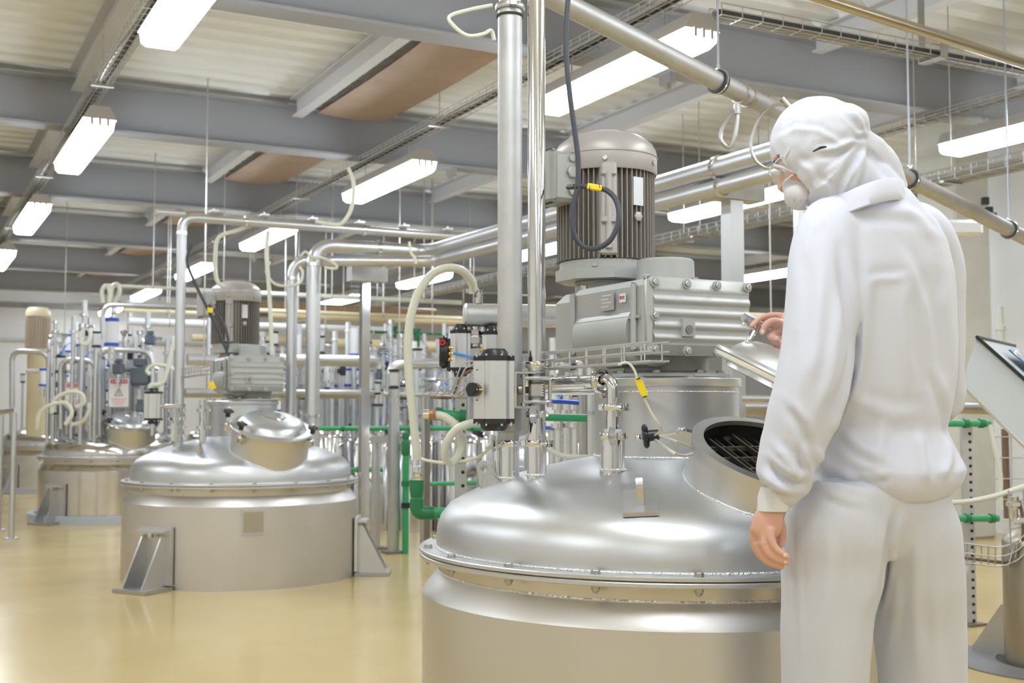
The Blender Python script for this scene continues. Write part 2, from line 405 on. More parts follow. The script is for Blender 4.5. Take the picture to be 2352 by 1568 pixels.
def make_tank(c, label, group=None, closed=False, full=True):
    RN = .010 if closed else 0.; c = Vector(c)
    t = thing('process_tank', c, label, 'tank', group=group); c = Vector(c)
    m = MB(); m.lathe([(.742, .0), (.742, .30), (.742, .518), (.736, .530), (.70, .575), (.693, .582)], c, n=96, cap=False); m.build('body_shell', STEELB, t, 25)
    m = MB(); m.lathe([(.693, .580), (.693, .622)], c, n=96, cap=False); m.build('neck_band', mat('warm_neck_steel', (.70, .65, .55), .32, .9, var=.12, vscale=4), t)
    m = MB(); m.torus(c+ZU*.582, ZU, .694, .0035, 96, 6); m.build('weld_seam', WELD, t)
    m = MB(); m.lathe([(.69, .622), (.748, .622), (.751, .625), (.751, .633), (.748, .636), (.69, .636)], c, n=96, cap=False); m.build('lower_flange', STEEL, t, 25)
    m = MB(); m.lathe([(.69, .6375), (.747, .6375), (.751, .640), (.751, .648), (.748, .650), (.69, .650)], c, n=96, cap=False); m.build('upper_flange', STEEL, t, 25)
    m = MB(); m.lathe(DOME, c, n=96, cap=False); m.build('domed_lid', STEEL, t, 60)
    m = MB(); m.torus(c+ZU*.652, ZU, .702, .004, 96, 6); m.build('weld_seam', WELD, t)
    b0 = n0 = None; NB = 18
    for k in range(NB):
        a = AZ_CAM+math.radians(-1.4)+k*2*math.pi/NB; p = radial(a)*.727
        if b0 is None:
            m = MB(); m.hexn(ZU*.650, ZU, .0115, .010).cyl(ZU*.649, ZU*.6515, .0135, n=12); m2 = MB(); m2.hexn(ZU*.622, -ZU, .0115, .012, dome=True)
            for q in (m, m2): q.v = [v+c for v in q.v]
            b0 = m.build('bolt', DULL, t); n0 = m2.build('cap_nut', DULL, t); o, q = b0, n0
        else:
            o = b0.copy(); q = n0.copy(); col.objects.link(o); col.objects.link(q)
        o.location = p; q.location = p
    # drum and its flange
    m = MB(); m.lathe([(.219, .912), (.219, 1.124)], c, n=64, cap=False); m.build('drive_drum', STEEL, t)
    m = MB(); m.lathe([(.2, 1.124), (.226, 1.124), (.228, 1.127), (.228, 1.146), (.225, 1.149), (.0, 1.149)], c, n=64, cap=False); m.build('drum_flange', ALU, t)
    m = MB(); m.torus(c+ZU*.917, ZU, .221, .004, 64, 6); m.torus(c+ZU*1.108, ZU, .2195, .002, 64, 6); m.build('weld_seam', WELD, t)
    for k in range(8):
        a = AZ_CAM+.25+k*math.pi/4; p = c+radial(a)*.19; m = MB(); m.hexn(p+ZU*1.149, ZU, .014, .013).cyl(p+ZU*1.149, p+ZU*1.151, .019, n=14); m.build('drum_bolt', DULL, t)
    # manhole neck, tilted outward toward the front right
    TL = math.radians(19 if closed else 24); az = AZ_CAM+math.radians(32 if closed else 28); rad = radial(az); ax = (ZU*math.cos(TL)+rad*math.sin(TL)).normalized()
    o = c+rad*(.53 if closed else .515)+ZU*(.975 if closed else .940)                    # centre of the rim
    m = MB(); m.lathe([(.228+RN, -.34), (.228+RN, -.008)], o, ax, 72, cap=False).lathe([(.222+RN, -.008), (.222+RN, -.34)], o, ax, 72, cap=False)
    m.build('manhole_neck', STEELB, t)
    m = MB(); m.lathe([(.222+RN, -.012), (.236+RN, -.012), (.236+RN, 0), (.205+RN, .001), (.205+RN, -.012)], o, ax, 72, cap=False); m.build('manhole_rim', STEEL, t)
    # weld bead where the neck meets the lid
    X, Y, Zn = frame(ax); pts = []
    for k in range(72):
        a = 2*math.pi*k/72; s = 0
        for i in range(300):
            p = o+X*((.230+RN)*math.cos(a))+Y*((.230+RN)*math.sin(a))-Zn*s; q = math.hypot(p.x-c.x, p.y-c.y)
            if q < .70 and p.z < dome_z(q)+c.z+.002: break
            if s > .36: break
            s += .002
        pts.append(p)
    m = MB(); m.tube(pts, .0035, 6, closed=True); m.build('weld_seam', WELD, t)
    tang = rad.cross(ZU).normalized()
    if not closed:
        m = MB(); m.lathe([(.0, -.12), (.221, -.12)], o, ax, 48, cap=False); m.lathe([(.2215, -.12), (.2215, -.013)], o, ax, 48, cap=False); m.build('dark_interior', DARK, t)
        m = MB(); gx = rad*math.cos(TL)-ZU*math.sin(TL); gz = ax
        for i in range(-6, 7):
            q = i*.033
            if abs(q) < .2:
                w = math.sqrt(.2**2-q*q); m.box(o-gz*.05+gx*q, (.006, 2*w, .012), ax=(gx, tang, gz)) if i % 2 == 0 else None
                m.box(o-gz*.045+tang*q, (2*w, .006, .016), ax=(gx, tang, gz)) if i % 3 == 0 else m.box(o-gz*.05+tang*q, (2*w, .0035, .008), ax=(gx, tang, gz))
        m.build('safety_grid', DARKST, t)
    def star_clamp(a, flip=1):                # swing bolt with black star knob
        d = X*math.cos(a)+Y*math.sin(a); s = Zn.cross(d); base = o+d*(.262+RN)-Zn*.012
        br = MB(); br.box(base-d*.012+s*.016-Zn*.012, (.045, .007, .04), ax=(d, s, Zn)).box(base-d*.012-s*.016-Zn*.012, (.045, .007, .04), ax=(d, s, Zn)).cyl(base-s*.024, base+s*.024, .008, n=10); br.build('clamp_bracket', STEEL, t)
        e = base+(d*.9+(-ZU*.35)*flip).normalized()*.085 if not closed else base+Zn*.075
        q = MB(); q.cyl(base, e, .0055, n=10).ell(base, (.013,)*3, n=12, m=8); q.cyl(e, e+(e-base).normalized()*.03, .0065, n=8).ell(e+(e-base).normalized()*.034, (.009,)*3, n=10, m=6); sb = q.build('swing_bolt', POL, t)
        k = MB(); dd = (e-base).normalized(); x2, y2, z2 = frame(dd)
        k.cyl(e-dd*.022, e+dd*.006, .014, .016, n=14)
        for i in range(5):
            b = 2*math.pi*i/5; k.ell(e+dd*.014+(x2*math.cos(b)+y2*math.sin(b))*.021, (.014, .014, .009), ax=(x2, y2, z2), n=10, m=6)
        k.ell(e+dd*.014, (.02, .02, .011), ax=(x2, y2, z2), n=12, m=6); k.build('star_knob', BLACK, t); return e
    # angle whose direction points to camera-left
    def ang(v): return math.atan2(v.dot(Y), v.dot(X))
    kn = star_clamp(ang(-RT*.9+FW*.22) if not closed else ang(-RT*.93-FW*.12)); 
    if closed: star_clamp(ang(-FW*.8-RT*.45)); star_clamp(ang(RT*.9-FW*.3))
    # lid
    if closed: lo, la = o+ax*.004, ax
    else:
        la = (ZU*.80-RT*.04-FW*.10+RT*.46).normalized(); lo = P(1838, 897, 3.12)
    LHD = (RT-la*RT.dot(la)).normalized()
    m = MB(); m.lathe([(.243+RN, -.004), (.246+RN, 0), (.246+RN, .006), (.240+RN, .010), (.212, .014)], lo, la, 64, cap=False); m.lathe([(.205, -.03), (.205, -.004), (.243+RN, -.004)], lo, la, 64, cap=False); lid = m.build('manhole_lid', STEEL, t)
    m = MB(); m.lathe([(.214, .010), (.208, .020), (.198, .036), (.184, .050), (.160, .062), (.12, .071), (.06, .078), (0, .080)], lo, la, 64, cap=False); m.lathe([(.212, .002), (.19, .028), (.12, .056), (.0, .07)], lo, la, 64, cap=False); m.build('lid_dome', STEEL, lid)
    m = MB(); m.torus(lo-la*.006, la, .232, .011, 64, 8); m.build('lid_gasket', mat('white_gasket', (.82, .80, .72), .45), lid)
    if not closed:
        hb = lambda t, h: lo+LHD*t+la*h
        m = MB(); m.tube([hb(-.225, .108), hb(-.075, .112)], .0062, 10).tube([hb(-.180, .045), hb(-.178, .110)], .0058, 10).tube([hb(-.095, .060), hb(-.093, .111)], .0058, 10).tube(bend([hb(-.225, .108), hb(-.222, .090), hb(-.18, .085)], .01), .005, 8)
        m.cyl(hb(-.180, .048), hb(-.180, .058), .012, n=14).cyl(hb(-.095, .066), hb(-.095, .076), .013, n=14); m.build('lid_handle', POL, lid)
    if closed:
        m = MB(); m.torus(lo+la*.075, la, .07, .006, 32, 6); m.cyl(lo+la*.06, lo+la*.082, .065, n=32); m.build('lid_handle', POL, lid)
    return t, o, ax, lid, lo, la, kn
T1C = L(.472, 3.65, 0); T2C = L(-1.755, 7.78, -.03)
T1, M1, AX1, LID1, LO1, LA1, KN1 = make_tank(T1C, 'large domed stainless steel tank in the foreground, manhole open beside the worker')
T2, M2, AX2, LID2, LO2, LA2, KN2 = make_tank(T2C, 'domed stainless tank on the floor at left with its manhole lid clamped shut', closed=True)
def lug(c, az, r, parent, pad=True, nrm=None, h=.085, wd=1.):
    rad = radial(az); tn = rad.cross(ZU).normalized(); p = c+rad*r+ZU*dome_z(r); sl = math.atan2(dome_z(r-.03)-dome_z(r+.03), .06)
    up = (ZU*math.cos(sl)+rad*math.sin(sl)).normalized(); out = tn.cross(up).normalized()
    if out.dot(rad) < 0: out = -out
    if nrm is not None: tn = (nrm-up*nrm.dot(up)).normalized(); out = tn.cross(up).normalized()
    if not pad: p = p-up*.012
    g = None
    if pad: m = MB(); m.box(p+up*.005, (.125, .09, .012), ax=(out, tn, up)); g = m.build('lug_pad', STEEL, parent)
    m = MB(); N = 16; poly = [(-.034, 0)]; ring = []
    # plate with a round eye: outer outline and inner hole bridged
    outer = []; inner = []; zc = h*.66; hr = .012
    for k in range(24):
        a = 2*math.pi*k/24; ca, sa = math.cos(a), math.sin(a)
        R = .024
        x, z = R*ca, zc+R*sa
        if sa < 0:
            w = .024+(.02 if not pad else .004)*(-sa); x = w*(1 if ca > 0 else -1)*min(1, abs(ca)*2.2); z = zc+(-zc)*min(1, -sa*1.6)
        outer.append((x*wd, z)); inner.append((hr*ca, zc+hr*sa))
    vs = []
    for s in (-.009, .009):
        vs += [p+out*x+up*z+tn*s for x, z in outer]+[p+out*x+up*z+tn*s for x, z in inner]
    n = 24; fs = []
    for k in range(n):
        j = (k+1) % n
        fs += [(k, j, n+j, n+k), (2*n+k, 3*n+k, 3*n+j, 2*n+j), (k, 2*n+k, 2*n+j, j), (n+k, n+j, 3*n+j, 3*n+k)]
    m.add(vs, fs); m.build('lifting_lug', STEEL, parent)
def lugs(c, t):
    for h, (px, py) in ((1, (1473, 1150)),):
        pass
p = dome_hit(T1C, 1472, 1158); q = p-T1C
lug(T1C, math.atan2(q.y, q.x), math.hypot(q.x, q.y), T1, True, nrm=RT*.95-FW*.1)
p = dome_hit(T1C, 1126, 1112); q = p-T1C
lug(T1C, math.atan2(q.y, q.x), math.hypot(q.x, q.y), T1, False, nrm=-FW, h=.095, wd=.95)
p = dome_hit(T2C, 460, 1040); q = p-T2C
lug(T2C, math.atan2(q.y, q.x), math.hypot(q.x, q.y), T2, False, nrm=RT, h=.10)
def foot(c, az, t):
    rad = radial(az); tn = rad.cross(ZU).normalized(); c = Vector((c.x, c.y, 0))
    m = MB(); m.box(c+rad*.752+ZU*.20, (.02, .25, .34), ax=(rad, tn, ZU)); f = m.build('support_foot', STEELB, t)
    for s in (-1, 1):
        m = MB(); m.prism([(0, .01), (.18, .01), (.18, .03), (.03, .32), (0, .32)], c+rad*.76+tn*(s*.075), rad, ZU, .012); m.build('gusset', STEEL, f)
    m = MB(); m.box(c+rad*.855+ZU*.012, (.22, .26, .022), ax=(rad, tn, ZU)); m.build('foot_plate', DULL, f)
    m = MB(); m.box(c+rad*.785+ZU*.345, (.07, .22, .012), ax=(rad, tn, ZU)); m.hexn(c+rad*.80+ZU*.31, ZU, .02, .04); m.build('top_plate', STEEL, f)
for a in (-28, 92, 200): foot(T2C, AZ_CAM+math.radians(a), T2)
m = MB(); a = AZ_CAM+math.radians(18); rad = radial(a); tn = rad.cross(ZU); m.box(T2C+rad*.745+ZU*.43, (.012, .14, .15), ax=(rad, tn, ZU)); f = m.build('name_plate_frame', STEEL, T2)
m = MB(); m.box(T2C+rad*.753+ZU*.43, (.004, .115, .12), ax=(rad, tn, ZU)); m.build('name_plate', mat('brass_plate', (.47, .44, .36), .4, .8, var=.1), f)
# small sensor knob cable handled with tank 1 fittings
# ---------------------------------------------------------------- gear drive with motor
def make_drive(c, label):
    c = Vector(c); t = thing('gear_drive', c+ZU*1.149, label, 'gearbox motor')
    X = Vector((1, 0, 0)); Y = Vector((0, 1, 0))
    m = MB(); m.lathe([(.135, 1.149), (.20, 1.152), (.20, 1.162), (.15, 1.168), (.128, 1.172), (.128, 1.212)], c, n=48, cap=True); m.build('mounting_flange', GREYP, t)
    for k in range(8):
        a = AZ_CAM+.5+k*math.pi/4; p = c+radial(a)*.165; q = MB(); q.hexn(p+ZU*1.162, ZU, .013, .012); q.build('flange_bolt', DULL, t)
    # gearbox housing
    x0, x1, y0, y1, z0, z1 = c.x-.213, c.x+.146, c.y-.222, c.y+.23, 1.212, 1.432
    m = MB(); m.box(((x0+x1)/2, (y0+.02+y1)/2, (z0+z1)/2), (x1-x0-.012, y1-y0-.02, z1-z0), bev=.02)
    # narrower front-left neck toward the motor end with a rib line
    m.box(((x0+x1)/2+.002, y1+.05, (z0+z1)/2), (x1-x0-.020, .16, z1-z0-.010), bev=.03)
    m.build('gearbox_housing', GREYP, t, 30)
    m = MB(); m.box((x0+.004, (y0+y1)/2, z1-.11), (.014, y1-y0-.09, .008)); m.build('housing_rib', GREYP, t)
    for yy in (y0+.075, y1-.03):
        m = MB(); m.box((x0+.0, yy, (z0+z1)/2), (.018, .022, z1-z0-.02), bev=.007); m.build('housing_rib', GREYP, t)
    m = MB(); m.cyl((x0+.088, y0+.10, z0+.07), (x0+.088, y1-.045, z0+.07), .10, n=32); m.build('housing_belly', GREYP, t)
    # ribbed cover on the -Y face: corrugated profile + rim
    nz = 60; prof = []
    for i in range(nz+1):
        z = z0+.028+(z1-z0-.056)*i/nz; w = math.sin((z-z0)/(z1-z0)*2*math.pi*6.0); prof.append((z, y0-.0065*max(0, .35+.65*w)*min(1, 8*min(i, nz-i)/nz*1.0)-.004))
    vs = []; fs = []
    for z, y in prof: vs += [Vector((x0+.015, y, z)), Vector((x1-.004, y, z))]
    for i in range(nz): fs.append((2*i, 2*i+1, 2*i+3, 2*i+2))
    m = MB(); m.add(vs, fs); m.box(((x0+x1)/2, y0+.012, (z0+z1)/2), (x1-x0, .03, z1-z0+.004), bev=.01); cov = m.build('ribbed_cover', GREYP, t, 40)
    for (a, b) in ((0.05, .93), (.36, .93), (.66, .93), (.97, .93), (.05, .5), (.05, .06), (.36, .05), (.66, .05), (.97, .5)):
        px, pz = x0+(x1-x0)*a, z0+(z1-z0)*b
        m = MB(); m.cyl((px, y0-.001, pz), (px, y0-.009, pz), .0145, n=20); m.build('bolt_boss', GREYP, cov)
        m = MB(); m.hexn((px, y0-.009, pz), (0, -1, 0), .0095, .007); m.build('cover_bolt', DULL, cov)
    px, pz = x0+(x1-x0)*.36, z0+(z1-z0)*.33
    m = MB(); m.box((px, y0-.008, pz+.005), (.042, .016, .05)); m.build('plug_pad', GREYP, cov); m = MB(); m.cyl((px, y0-.01, pz), (px, y0-.02, pz), .0125, n=18); m.cyl((px, y0-.0195, pz), (px, y0-.0205, pz), .006, n=6); m.build('drain_plug', DARKST, cov)
    # bosses on top
    m = MB(); m.lathe([(.105, z1-.005), (.105, z1+.012), (.09, z1+.018), (.088, z1+.078), (.082, z1+.084), (0, z1+.084)], c+Vector((0, 0, 0)), n=40, cap=False); m.build('shaft_cover', GREYP, t)
    mc = Vector((c.x-.05, c.y+.265, 0))
    m = MB(); m.lathe([(.10, z1-.02), (.10, 1.468)], mc, n=36); m.build('motor_neck', GREYP, t)
    # motor flange (rounded octagon)
    m = MB(); poly = []
    for k in range(8):
        a = math.pi/8+k*math.pi/4; poly.append((.165*math.cos(a), .165*math.sin(a)))
    m.prism(poly, mc+ZU*1.487, X, Y, .035); m.lathe([(.15, 1.50), (.15, 1.53)], mc, n=36); m.build('motor_flange', GREYP, t, 30)
    for k in range(4):
        a = math.pi/4+k*math.pi/2; p = mc+radial(a)*.147; m = MB(); m.hexn(p+ZU*1.505, ZU, .012, .012); m.build('flange_bolt', DULL, t)
    for p in ((x0+.03, y0+.05, z1), (x0+.03, y1-.05, z1), (x0+.2, y0+.05, z1)):
        m = MB(); m.hexn(p, ZU, .011, .012); m.build('lid_bolt', DULL, t)
    m = MB(); m.lathe([(.134, 1.52), (.134, 1.84)], mc, n=48); mot = m.build('motor_barrel', GREYPD, t)
    m = MB()
    for k in range(56):
        a = 2*math.pi*k/56; r = radial(a); tn = r.cross(ZU)
        # leave gap for the lug column toward camera-left
        m.box(mc+r*.145+ZU*1.683, (.030, .0038, .30), ax=(r, tn, ZU))
    m.build('cooling_fins', GREYPD, mot, 20)
    m = MB(); m.lathe([(.166, 1.815), (.169, 1.82), (.169, 1.875), (.166, 1.895), (.155, 1.915), (.12, 1.942), (.07, 1.957), (0, 1.962)], mc, n=56, cap=False); m.lathe([(.13, 1.82), (.168, 1.818)], mc, n=56, cap=False); cw = m.build('fan_cowl', RUSTP, t)
    m = MB(); m.torus(mc+ZU*1.872, ZU, .1695, .0022, 56, 6); m.build('cowl_bead', RUSTP, cw)
    for a in (-5, 60, -70, 150):
        r = radial(AZ_CAM+math.radians(a)); m = MB(); m.hexn(mc+r*.168+ZU*1.845, r, .009, .007); m.build('cowl_bolt', DULL, cw)
    # lug column on the motor front
    r = radial(AZ_CAM+math.radians(-1)); tn = r.cross(ZU)
    m = MB(); m.box(mc+r*.150+ZU*1.68, (.035, .052, .28), ax=(r, tn, ZU), bev=.006); m.box(mc+r*.163+ZU*1.81, (.03, .05, .045), ax=(r, tn, ZU), bev=.006)
    m.cyl(mc+r*.17+ZU*1.56, mc+r*.17+ZU*1.80, .011, n=14); m.box(mc+r*.165+ZU*1.65, (.03, .05, .022), ax=(r, tn, ZU), bev=.004); m.build('foot_mount_column', RUSTP, mot)
    r = radial(AZ_CAM+math.radians(35)); tn = r.cross(ZU)
    m = MB(); m.box(mc+r*.161+ZU*1.745, (.006, .04, .09), ax=(r, tn, ZU)); m.build('rating_plate', ALU, mot)
    m = MB(); m.hexn(mc+r*.160+ZU*1.665, r, .016, .006); m.build('fin_bracket', RUSTP, mot)
    # terminal box, camera-left side
    r = radial(AZ_CAM+math.radians(-60)); tn = r.cross(ZU)
    bc = mc+r*.190+ZU*1.79
    m = MB(); m.box(bc, (.09, .12, .16), ax=(r, tn, ZU), bev=.012); tb = m.build('terminal_box', GREYP, t)
    m = MB(); m.box(bc-tn*0-r*0+r*.045, (.025, .13, .17), ax=(r, tn, ZU), bev=.012); m.build('box_cover', GREYP, tb)
    for zz, rr in ((.06, .011), (.015, .020), (-.045, .015)):
        f = bc+ZU*zz+(-tn if (-tn).dot(FW) < 0 else tn)*.06-r*.02; d = (-tn if (-tn).dot(FW) < 0 else tn)
        m = MB(); m.hexn(f, d, rr, .012) if rr > .012 else m.cyl(f, f+d*.008, rr, n=16); m.build('cable_gland', GREYP, tb)
    # plates on the left face
    m = MB(); m.box((x0-.002, y0+.215, z1-.055), (.003, .075, .052)); g = m.build('data_plate', mat('data_plate', (.48, .46, .44), .4, .5), t)
    for i in range(4):
        m = MB(); m.box((x0-.004, y0+.215+(.012 if i % 2 else 0), z1-.036-i*.011), (.001, .05-.01*(i % 2), .003)); m.build('plate_lettering', mat('plate_text', (.75, .74, .72), .5), g)
    m = MB(); m.box((x0-.002, y0+.13, z1-.050), (.002, .032, .026)); g = m.build('sticker', SIGNW, t)
    m = MB(); m.box((x0-.0035, y0+.139, z1-.049), (.001, .007, .010)); m.build('sticker_mark', RED, g)
    for i in range(2): m = MB(); m.box((x0-.0035, y0+.126, z1-.047-i*.005), (.001, .015, .0025)); m.build('sticker_text', RED if i else BLACK, g)
    return t, mc
D1, MC1 = make_drive(T1C, 'big grey gearbox with finned upright motor, mounted on the foreground tank')
D2 = copy_tree(D1); place(D2, T2C+ZU*1.149+Vector((.06, .0, 0))); tag(D2, 'smaller looking grey gearbox with finned motor on the left tank in the middle distance', 'gearbox motor')
# ---------------------------------------------------------------- fittings on and around the foreground tank
def clampring(a, axis, r, ang=None, wing=True, name='pipe_clamp'):   # hinged band with wing nut: mesh parts returned as one mesh
    m = MB(); axis = Vector(axis).normalized(); a = Vector(a)
    m.lathe([(r, -.009), (r+.007, -.009), (r+.009, -.004), (r+.009, .004), (r+.007, .009), (r, .009)], a, axis, 32, cap=False)
    d = (ang or (RT*.75-FW*.6)); d = (d-axis*d.dot(axis)).normalized(); s = axis.cross(d)
    p = a+d*(r+.014)
    m.box(p-s*.009, (.022, .007, .020), ax=(d, s, axis)).box(p+s*.009, (.022, .007, .020), ax=(d, s, axis))
    m.cyl(p-s*.030, p+s*.022, .0032, n=8).hexn(p+s*.014, s, .007, .008)
    q = a-d*(r+.012); m.box(q, (.018, .020, .016), ax=(d, s, axis)); m.cyl(q-axis*.011, q+axis*.011, .0035, n=8)
    if wing:
        w = p-s*.022; m.cyl(w+s*.006, w-s*.012, .0065, n=10)
        for k in (-1, 1): m.prism([(0, -.007), (.022, -.013), (.026, .004), (.004, .010)], w-s*.004, axis*k, -s, .004)
    return m
def T1obj(mb, name, mtl, **k): return mb.build(name, mtl, T1, **k)
nb = {}
def nozzle(key, px, py, r, top, t=T1, c=T1C, name='nozzle'):
    p = dome_hit(c, px, py); 
    if p is None: p = c+Vector((0, 0, .9))
    m = MB(); m.lathe([(r, -.05), (r, top-p.z)], p, ZU, 32, cap=False); m.lathe([(r-.002, top-p.z-.001), (0, top-p.z-.002)], p, ZU, 32, cap=False)
    w = MB(); w.torus(p+ZU*.003, ZU, r+.002, .0035, 32, 6)
    o = m.build(name, POL, t); w.build('weld_seam', WELD, o); nb[key] = p; return p
# polished riser with ball valve and actuator
pA = dome_hit(T1C, 1233, 1103); dA = (pA-CAM).dot(FW); rA = pxm(23.5, dA); pA = nozzle('a', 1233, 1092, rA, P(1230, 1019, dA).z)
dA = (pA-CAM).dot(FW)
def up(px, py, p): d = (p-CAM).dot(FW); return Vector((p.x, p.y, P(px, py, d).z))
ris = thing('valve_riser', up(1230, 1015, pA), 'shiny stainless pipe with ball valve rising from the foreground tank to the ceiling', 'pipe')
z = lambda y: up(1230, y, pA).z
m = MB(); rr = pxm(20.5, dA)
m.lathe([(rA*.98, z(1012)), (rA*.98, z(1006)), (rA*.80, z(966)), (rA*.80, z(960))], Vector((pA.x, pA.y, 0)), ZU, 32, cap=False); m.build('reducer', POL, ris)
for y, a in ((1018, RT*.8-FW*.6), (951, RT*.3-FW)): clampring(Vector((pA.x, pA.y, z(y))), ZU, rA*.92 if y > 1000 else rA*.8, a).build('clamp', POL, ris)
m = MB(); bs = pxm(62, dA); vc = Vector((pA.x, pA.y, z(896)))
m.box(vc, (bs*.62, bs*.8, bs*.62), ax=(RT, FW, ZU), bev=.008); m.cyl(vc-ZU*(bs*.8), vc+ZU*(bs*.8), rr*.95, n=28)
valve = m.build('valve_body', DULL, ris)
for s in (-1, 1):
    q = MB(); q.box(vc+ZU*(s*bs*.44), (bs*1.12, bs, .010), ax=(RT, FW, ZU), bev=.006); q.build('valve_flange', STEEL, valve)
for a in (-1, 1):
    for b in (-1, 1):
        q = MB(); p = vc+RT*(a*bs*.48)+FW*(b*bs*.4); q.cyl(p-ZU*bs*.62, p+ZU*bs*.52, .0045, n=8).hexn(p+ZU*bs*.46, ZU, .009, .008).hexn(p-ZU*bs*.46, -ZU, .009, .008).hexn(p-ZU*bs*.55, -ZU, .008, .006); q.build('valve_bolt', POL, valve)
q = MB()
for i in range(5): q.box(vc+RT*(bs*.2)-FW*(bs*.41)+ZU*(bs*(.2-.1*i)), (.007+.002*(i % 2), .002, .003), ax=(RT, FW, ZU))
q.build('raised_lettering', ALU, valve)
m = MB(); m.cyl(Vector((pA.x, pA.y, z(866))), Vector((pA.x, pA.y, z(850))), rr*.95, n=28); m.cyl(Vector((pA.x, pA.y, z(866)))+ZU*.012, Vector((pA.x, pA.y, z(866)))+ZU*.016, rr*1.08, n=28); m.build('ferrule', STEEL, ris)
clampring(Vector((pA.x, pA.y, z(838))), ZU, rr*1.02, RT*.6-FW*.8, wing=False).build('clamp', POL, ris)
m = MB(); m.cyl(Vector((pA.x, pA.y, z(852))), Vector((pA.x, pA.y, 3.6)), rr, n=36); m.build('riser_pipe', POL, ris)
# actuator
dB = dA-.02; act = thing('valve_actuator', P(1135, 970, dB), 'large silver pneumatic actuator with black end caps and yellow marked knob', 'actuator')
def actuator(t, c, w, h, dp, right=RT, fwd=FW, knob=True):
    m = MB(); poly = [(-w/2, -dp*.30), (-w*.24, -dp*.36), (-w*.22, -dp*.42), (-w*.1, -dp*.5), (w*.05, -dp*.46), (w*.3, -dp*.46), (w*.38, -dp*.32), (w/2, -dp*.32), (w/2, dp*.35), (w*.2, dp*.5), (-w*.2, dp*.5), (-w/2, dp*.35)]
    m.prism(poly, c, right, fwd, h); b = m.build('actuator_body', ALU, t, 25)
    for s in (-1, 1):
        q = MB(); q.prism([(a*1.02, b2*1.04) for a, b2 in poly], c+ZU*(s*(h/2+.007)), right, fwd, .014)
        q.lathe([(w*.36, 0), (w*.33, .014), (w*.27, .022), (0, .022)], c+ZU*(s*(h/2+.013)), ZU*s, 24, cap=False); e = q.build('end_cap', BLACK, t, 30)
        for a in (-.42, -.18, .2, .42):
            k = MB(); k.cyl(c+right*(w*a)-fwd*(dp*.33)+ZU*(s*(h/2+.010)), c+right*(w*a)-fwd*(dp*.33)+ZU*(s*(h/2+.020)), .004, n=8); k.build('screw', POL, e)
    if knob:
        k = MB(); kc = c-right*(w*.5)-fwd*(dp*.30)*0; k.cyl(kc, kc-right*.014-fwd*.006, w*.17, n=28); kb = k.build('indicator_knob', BLACK, t)
        kc2 = c-right*(w*.42)-fwd*(dp*.33); k = MB(); k.cyl(kc2+fwd*.02, kc2-fwd*.022-right*.012, w*.17, n=28); k.cyl(kc2-fwd*.022-right*.012, kc2-fwd*.026-right*.013, w*.09, n=20); kb = k.build('indicator_knob', BLACK, t)
        k = MB(); k.box(kc2-fwd*.0245-right*.0+right*w*.075, (w*.16, .003, w*.035), ax=(right, fwd, ZU)); k.build('yellow_mark', YEL, kb)
    return b
cA = P(1135, 895, dB); w = pxm(92, dB); hA = pxm(132, dB); body = actuator(act, cA, w, hA, w*.95)
for a, b in ((-.42, .34), (-.28, .34), (-.42, -.18), (-.28, -.18)):
    q = MB(); p = cA+RT*(w*a)-FW*(w*.95*.335)+ZU*(hA*b); q.cyl(p+FW*.004, p-FW*.0012, .0022, n=8); q.build('screw_hole', BLACK, body)
m = MB(); m.cyl(cA+RT*w*.5, vc-RT*bs*.3, .010, n=14); m.cyl(cA+RT*(w*.5+.012), cA+RT*(w*.5+.022), .014, n=14); m.build('drive_stem', DARKST, act)
m = MB(); e = cA+RT*(w*.5+.004); m.box(e, (.006, w*.6, hA*.62), ax=(RT, FW, ZU)); m.box(cA*.5+vc*.5+RT*w*.22+ZU*hA*.3, (abs((vc-cA).dot(RT))-w*.5, w*.4, .006), ax=(RT, FW, ZU)); m.box(cA*.5+vc*.5+RT*w*.22-ZU*hA*.3, (abs((vc-cA).dot(RT))-w*.5, w*.4, .006), ax=(RT, FW, ZU)); m.build('mounting_bracket', DULL, act)
# galvanised riser
pG = dome_hit(T1C, 1171, 1101); dG = (pG-CAM).dot(FW); pG = nozzle('g', 1171, 1099, pxm(22, dG), P(1171, 1018, dG).z)
g = thing('galvanised_riser', up(1176, 1012, pG), 'thick dull galvanised pipe standing on the foreground tank beside the shiny pipe', 'pipe')
zg = lambda y: up(1176, y, pG).z
rG = pxm(28.5, dG); gx = Vector((pG.x, pG.y, 0))
m = MB(); m.lathe([(rG*.74, zg(1012)), (rG*.76, zg(993)), (rG*.99, zg(990)), (rG, zg(985)), (rG, zg(12))], gx, ZU, 40, cap=False); m.build('riser_pipe', GALV, g)
clampring(gx+ZU*zg(1018), ZU, rG*.75, -RT*.9-FW*.5).build('clamp', POL, g)
clampring(gx+ZU*zg(18), ZU, rG*.98, FW-RT*.2, wing=False).build('clamp', DULL, g)
m = MB(); m.torus(gx+ZU*zg(38), ZU, rG+.002, .004, 32, 6); m.build('rubber_ring', RUBBER, g)
m = MB(); a0 = gx+ZU*zg(10); m.tube(bend([a0, a0+ZU*.14, a0+ZU*.14+RT*.2+FW*.1], .12, 8), rG*.92, 24); m.build('top_elbow', GALV, g)
m = MB(); m.tube(catmull([P(1130, 12, dG-.05), P(1080, 22, dG-.08), P(1032, 38, dG-.1), P(1045, 62, dG-.1), P(1075, 82, dG-.1), P(1110, 78, dG-.08), P(1128, 70, dG-.05), P(1135, 92, dG-.04)], 5), .006, 8); m.build('drain_loop', HOSE, g)
# secondary nozzle just left of the galvanised one
pS = nozzle('s', 1144, 1104, pxm(12, dG), P(1144, 990, dG).z)
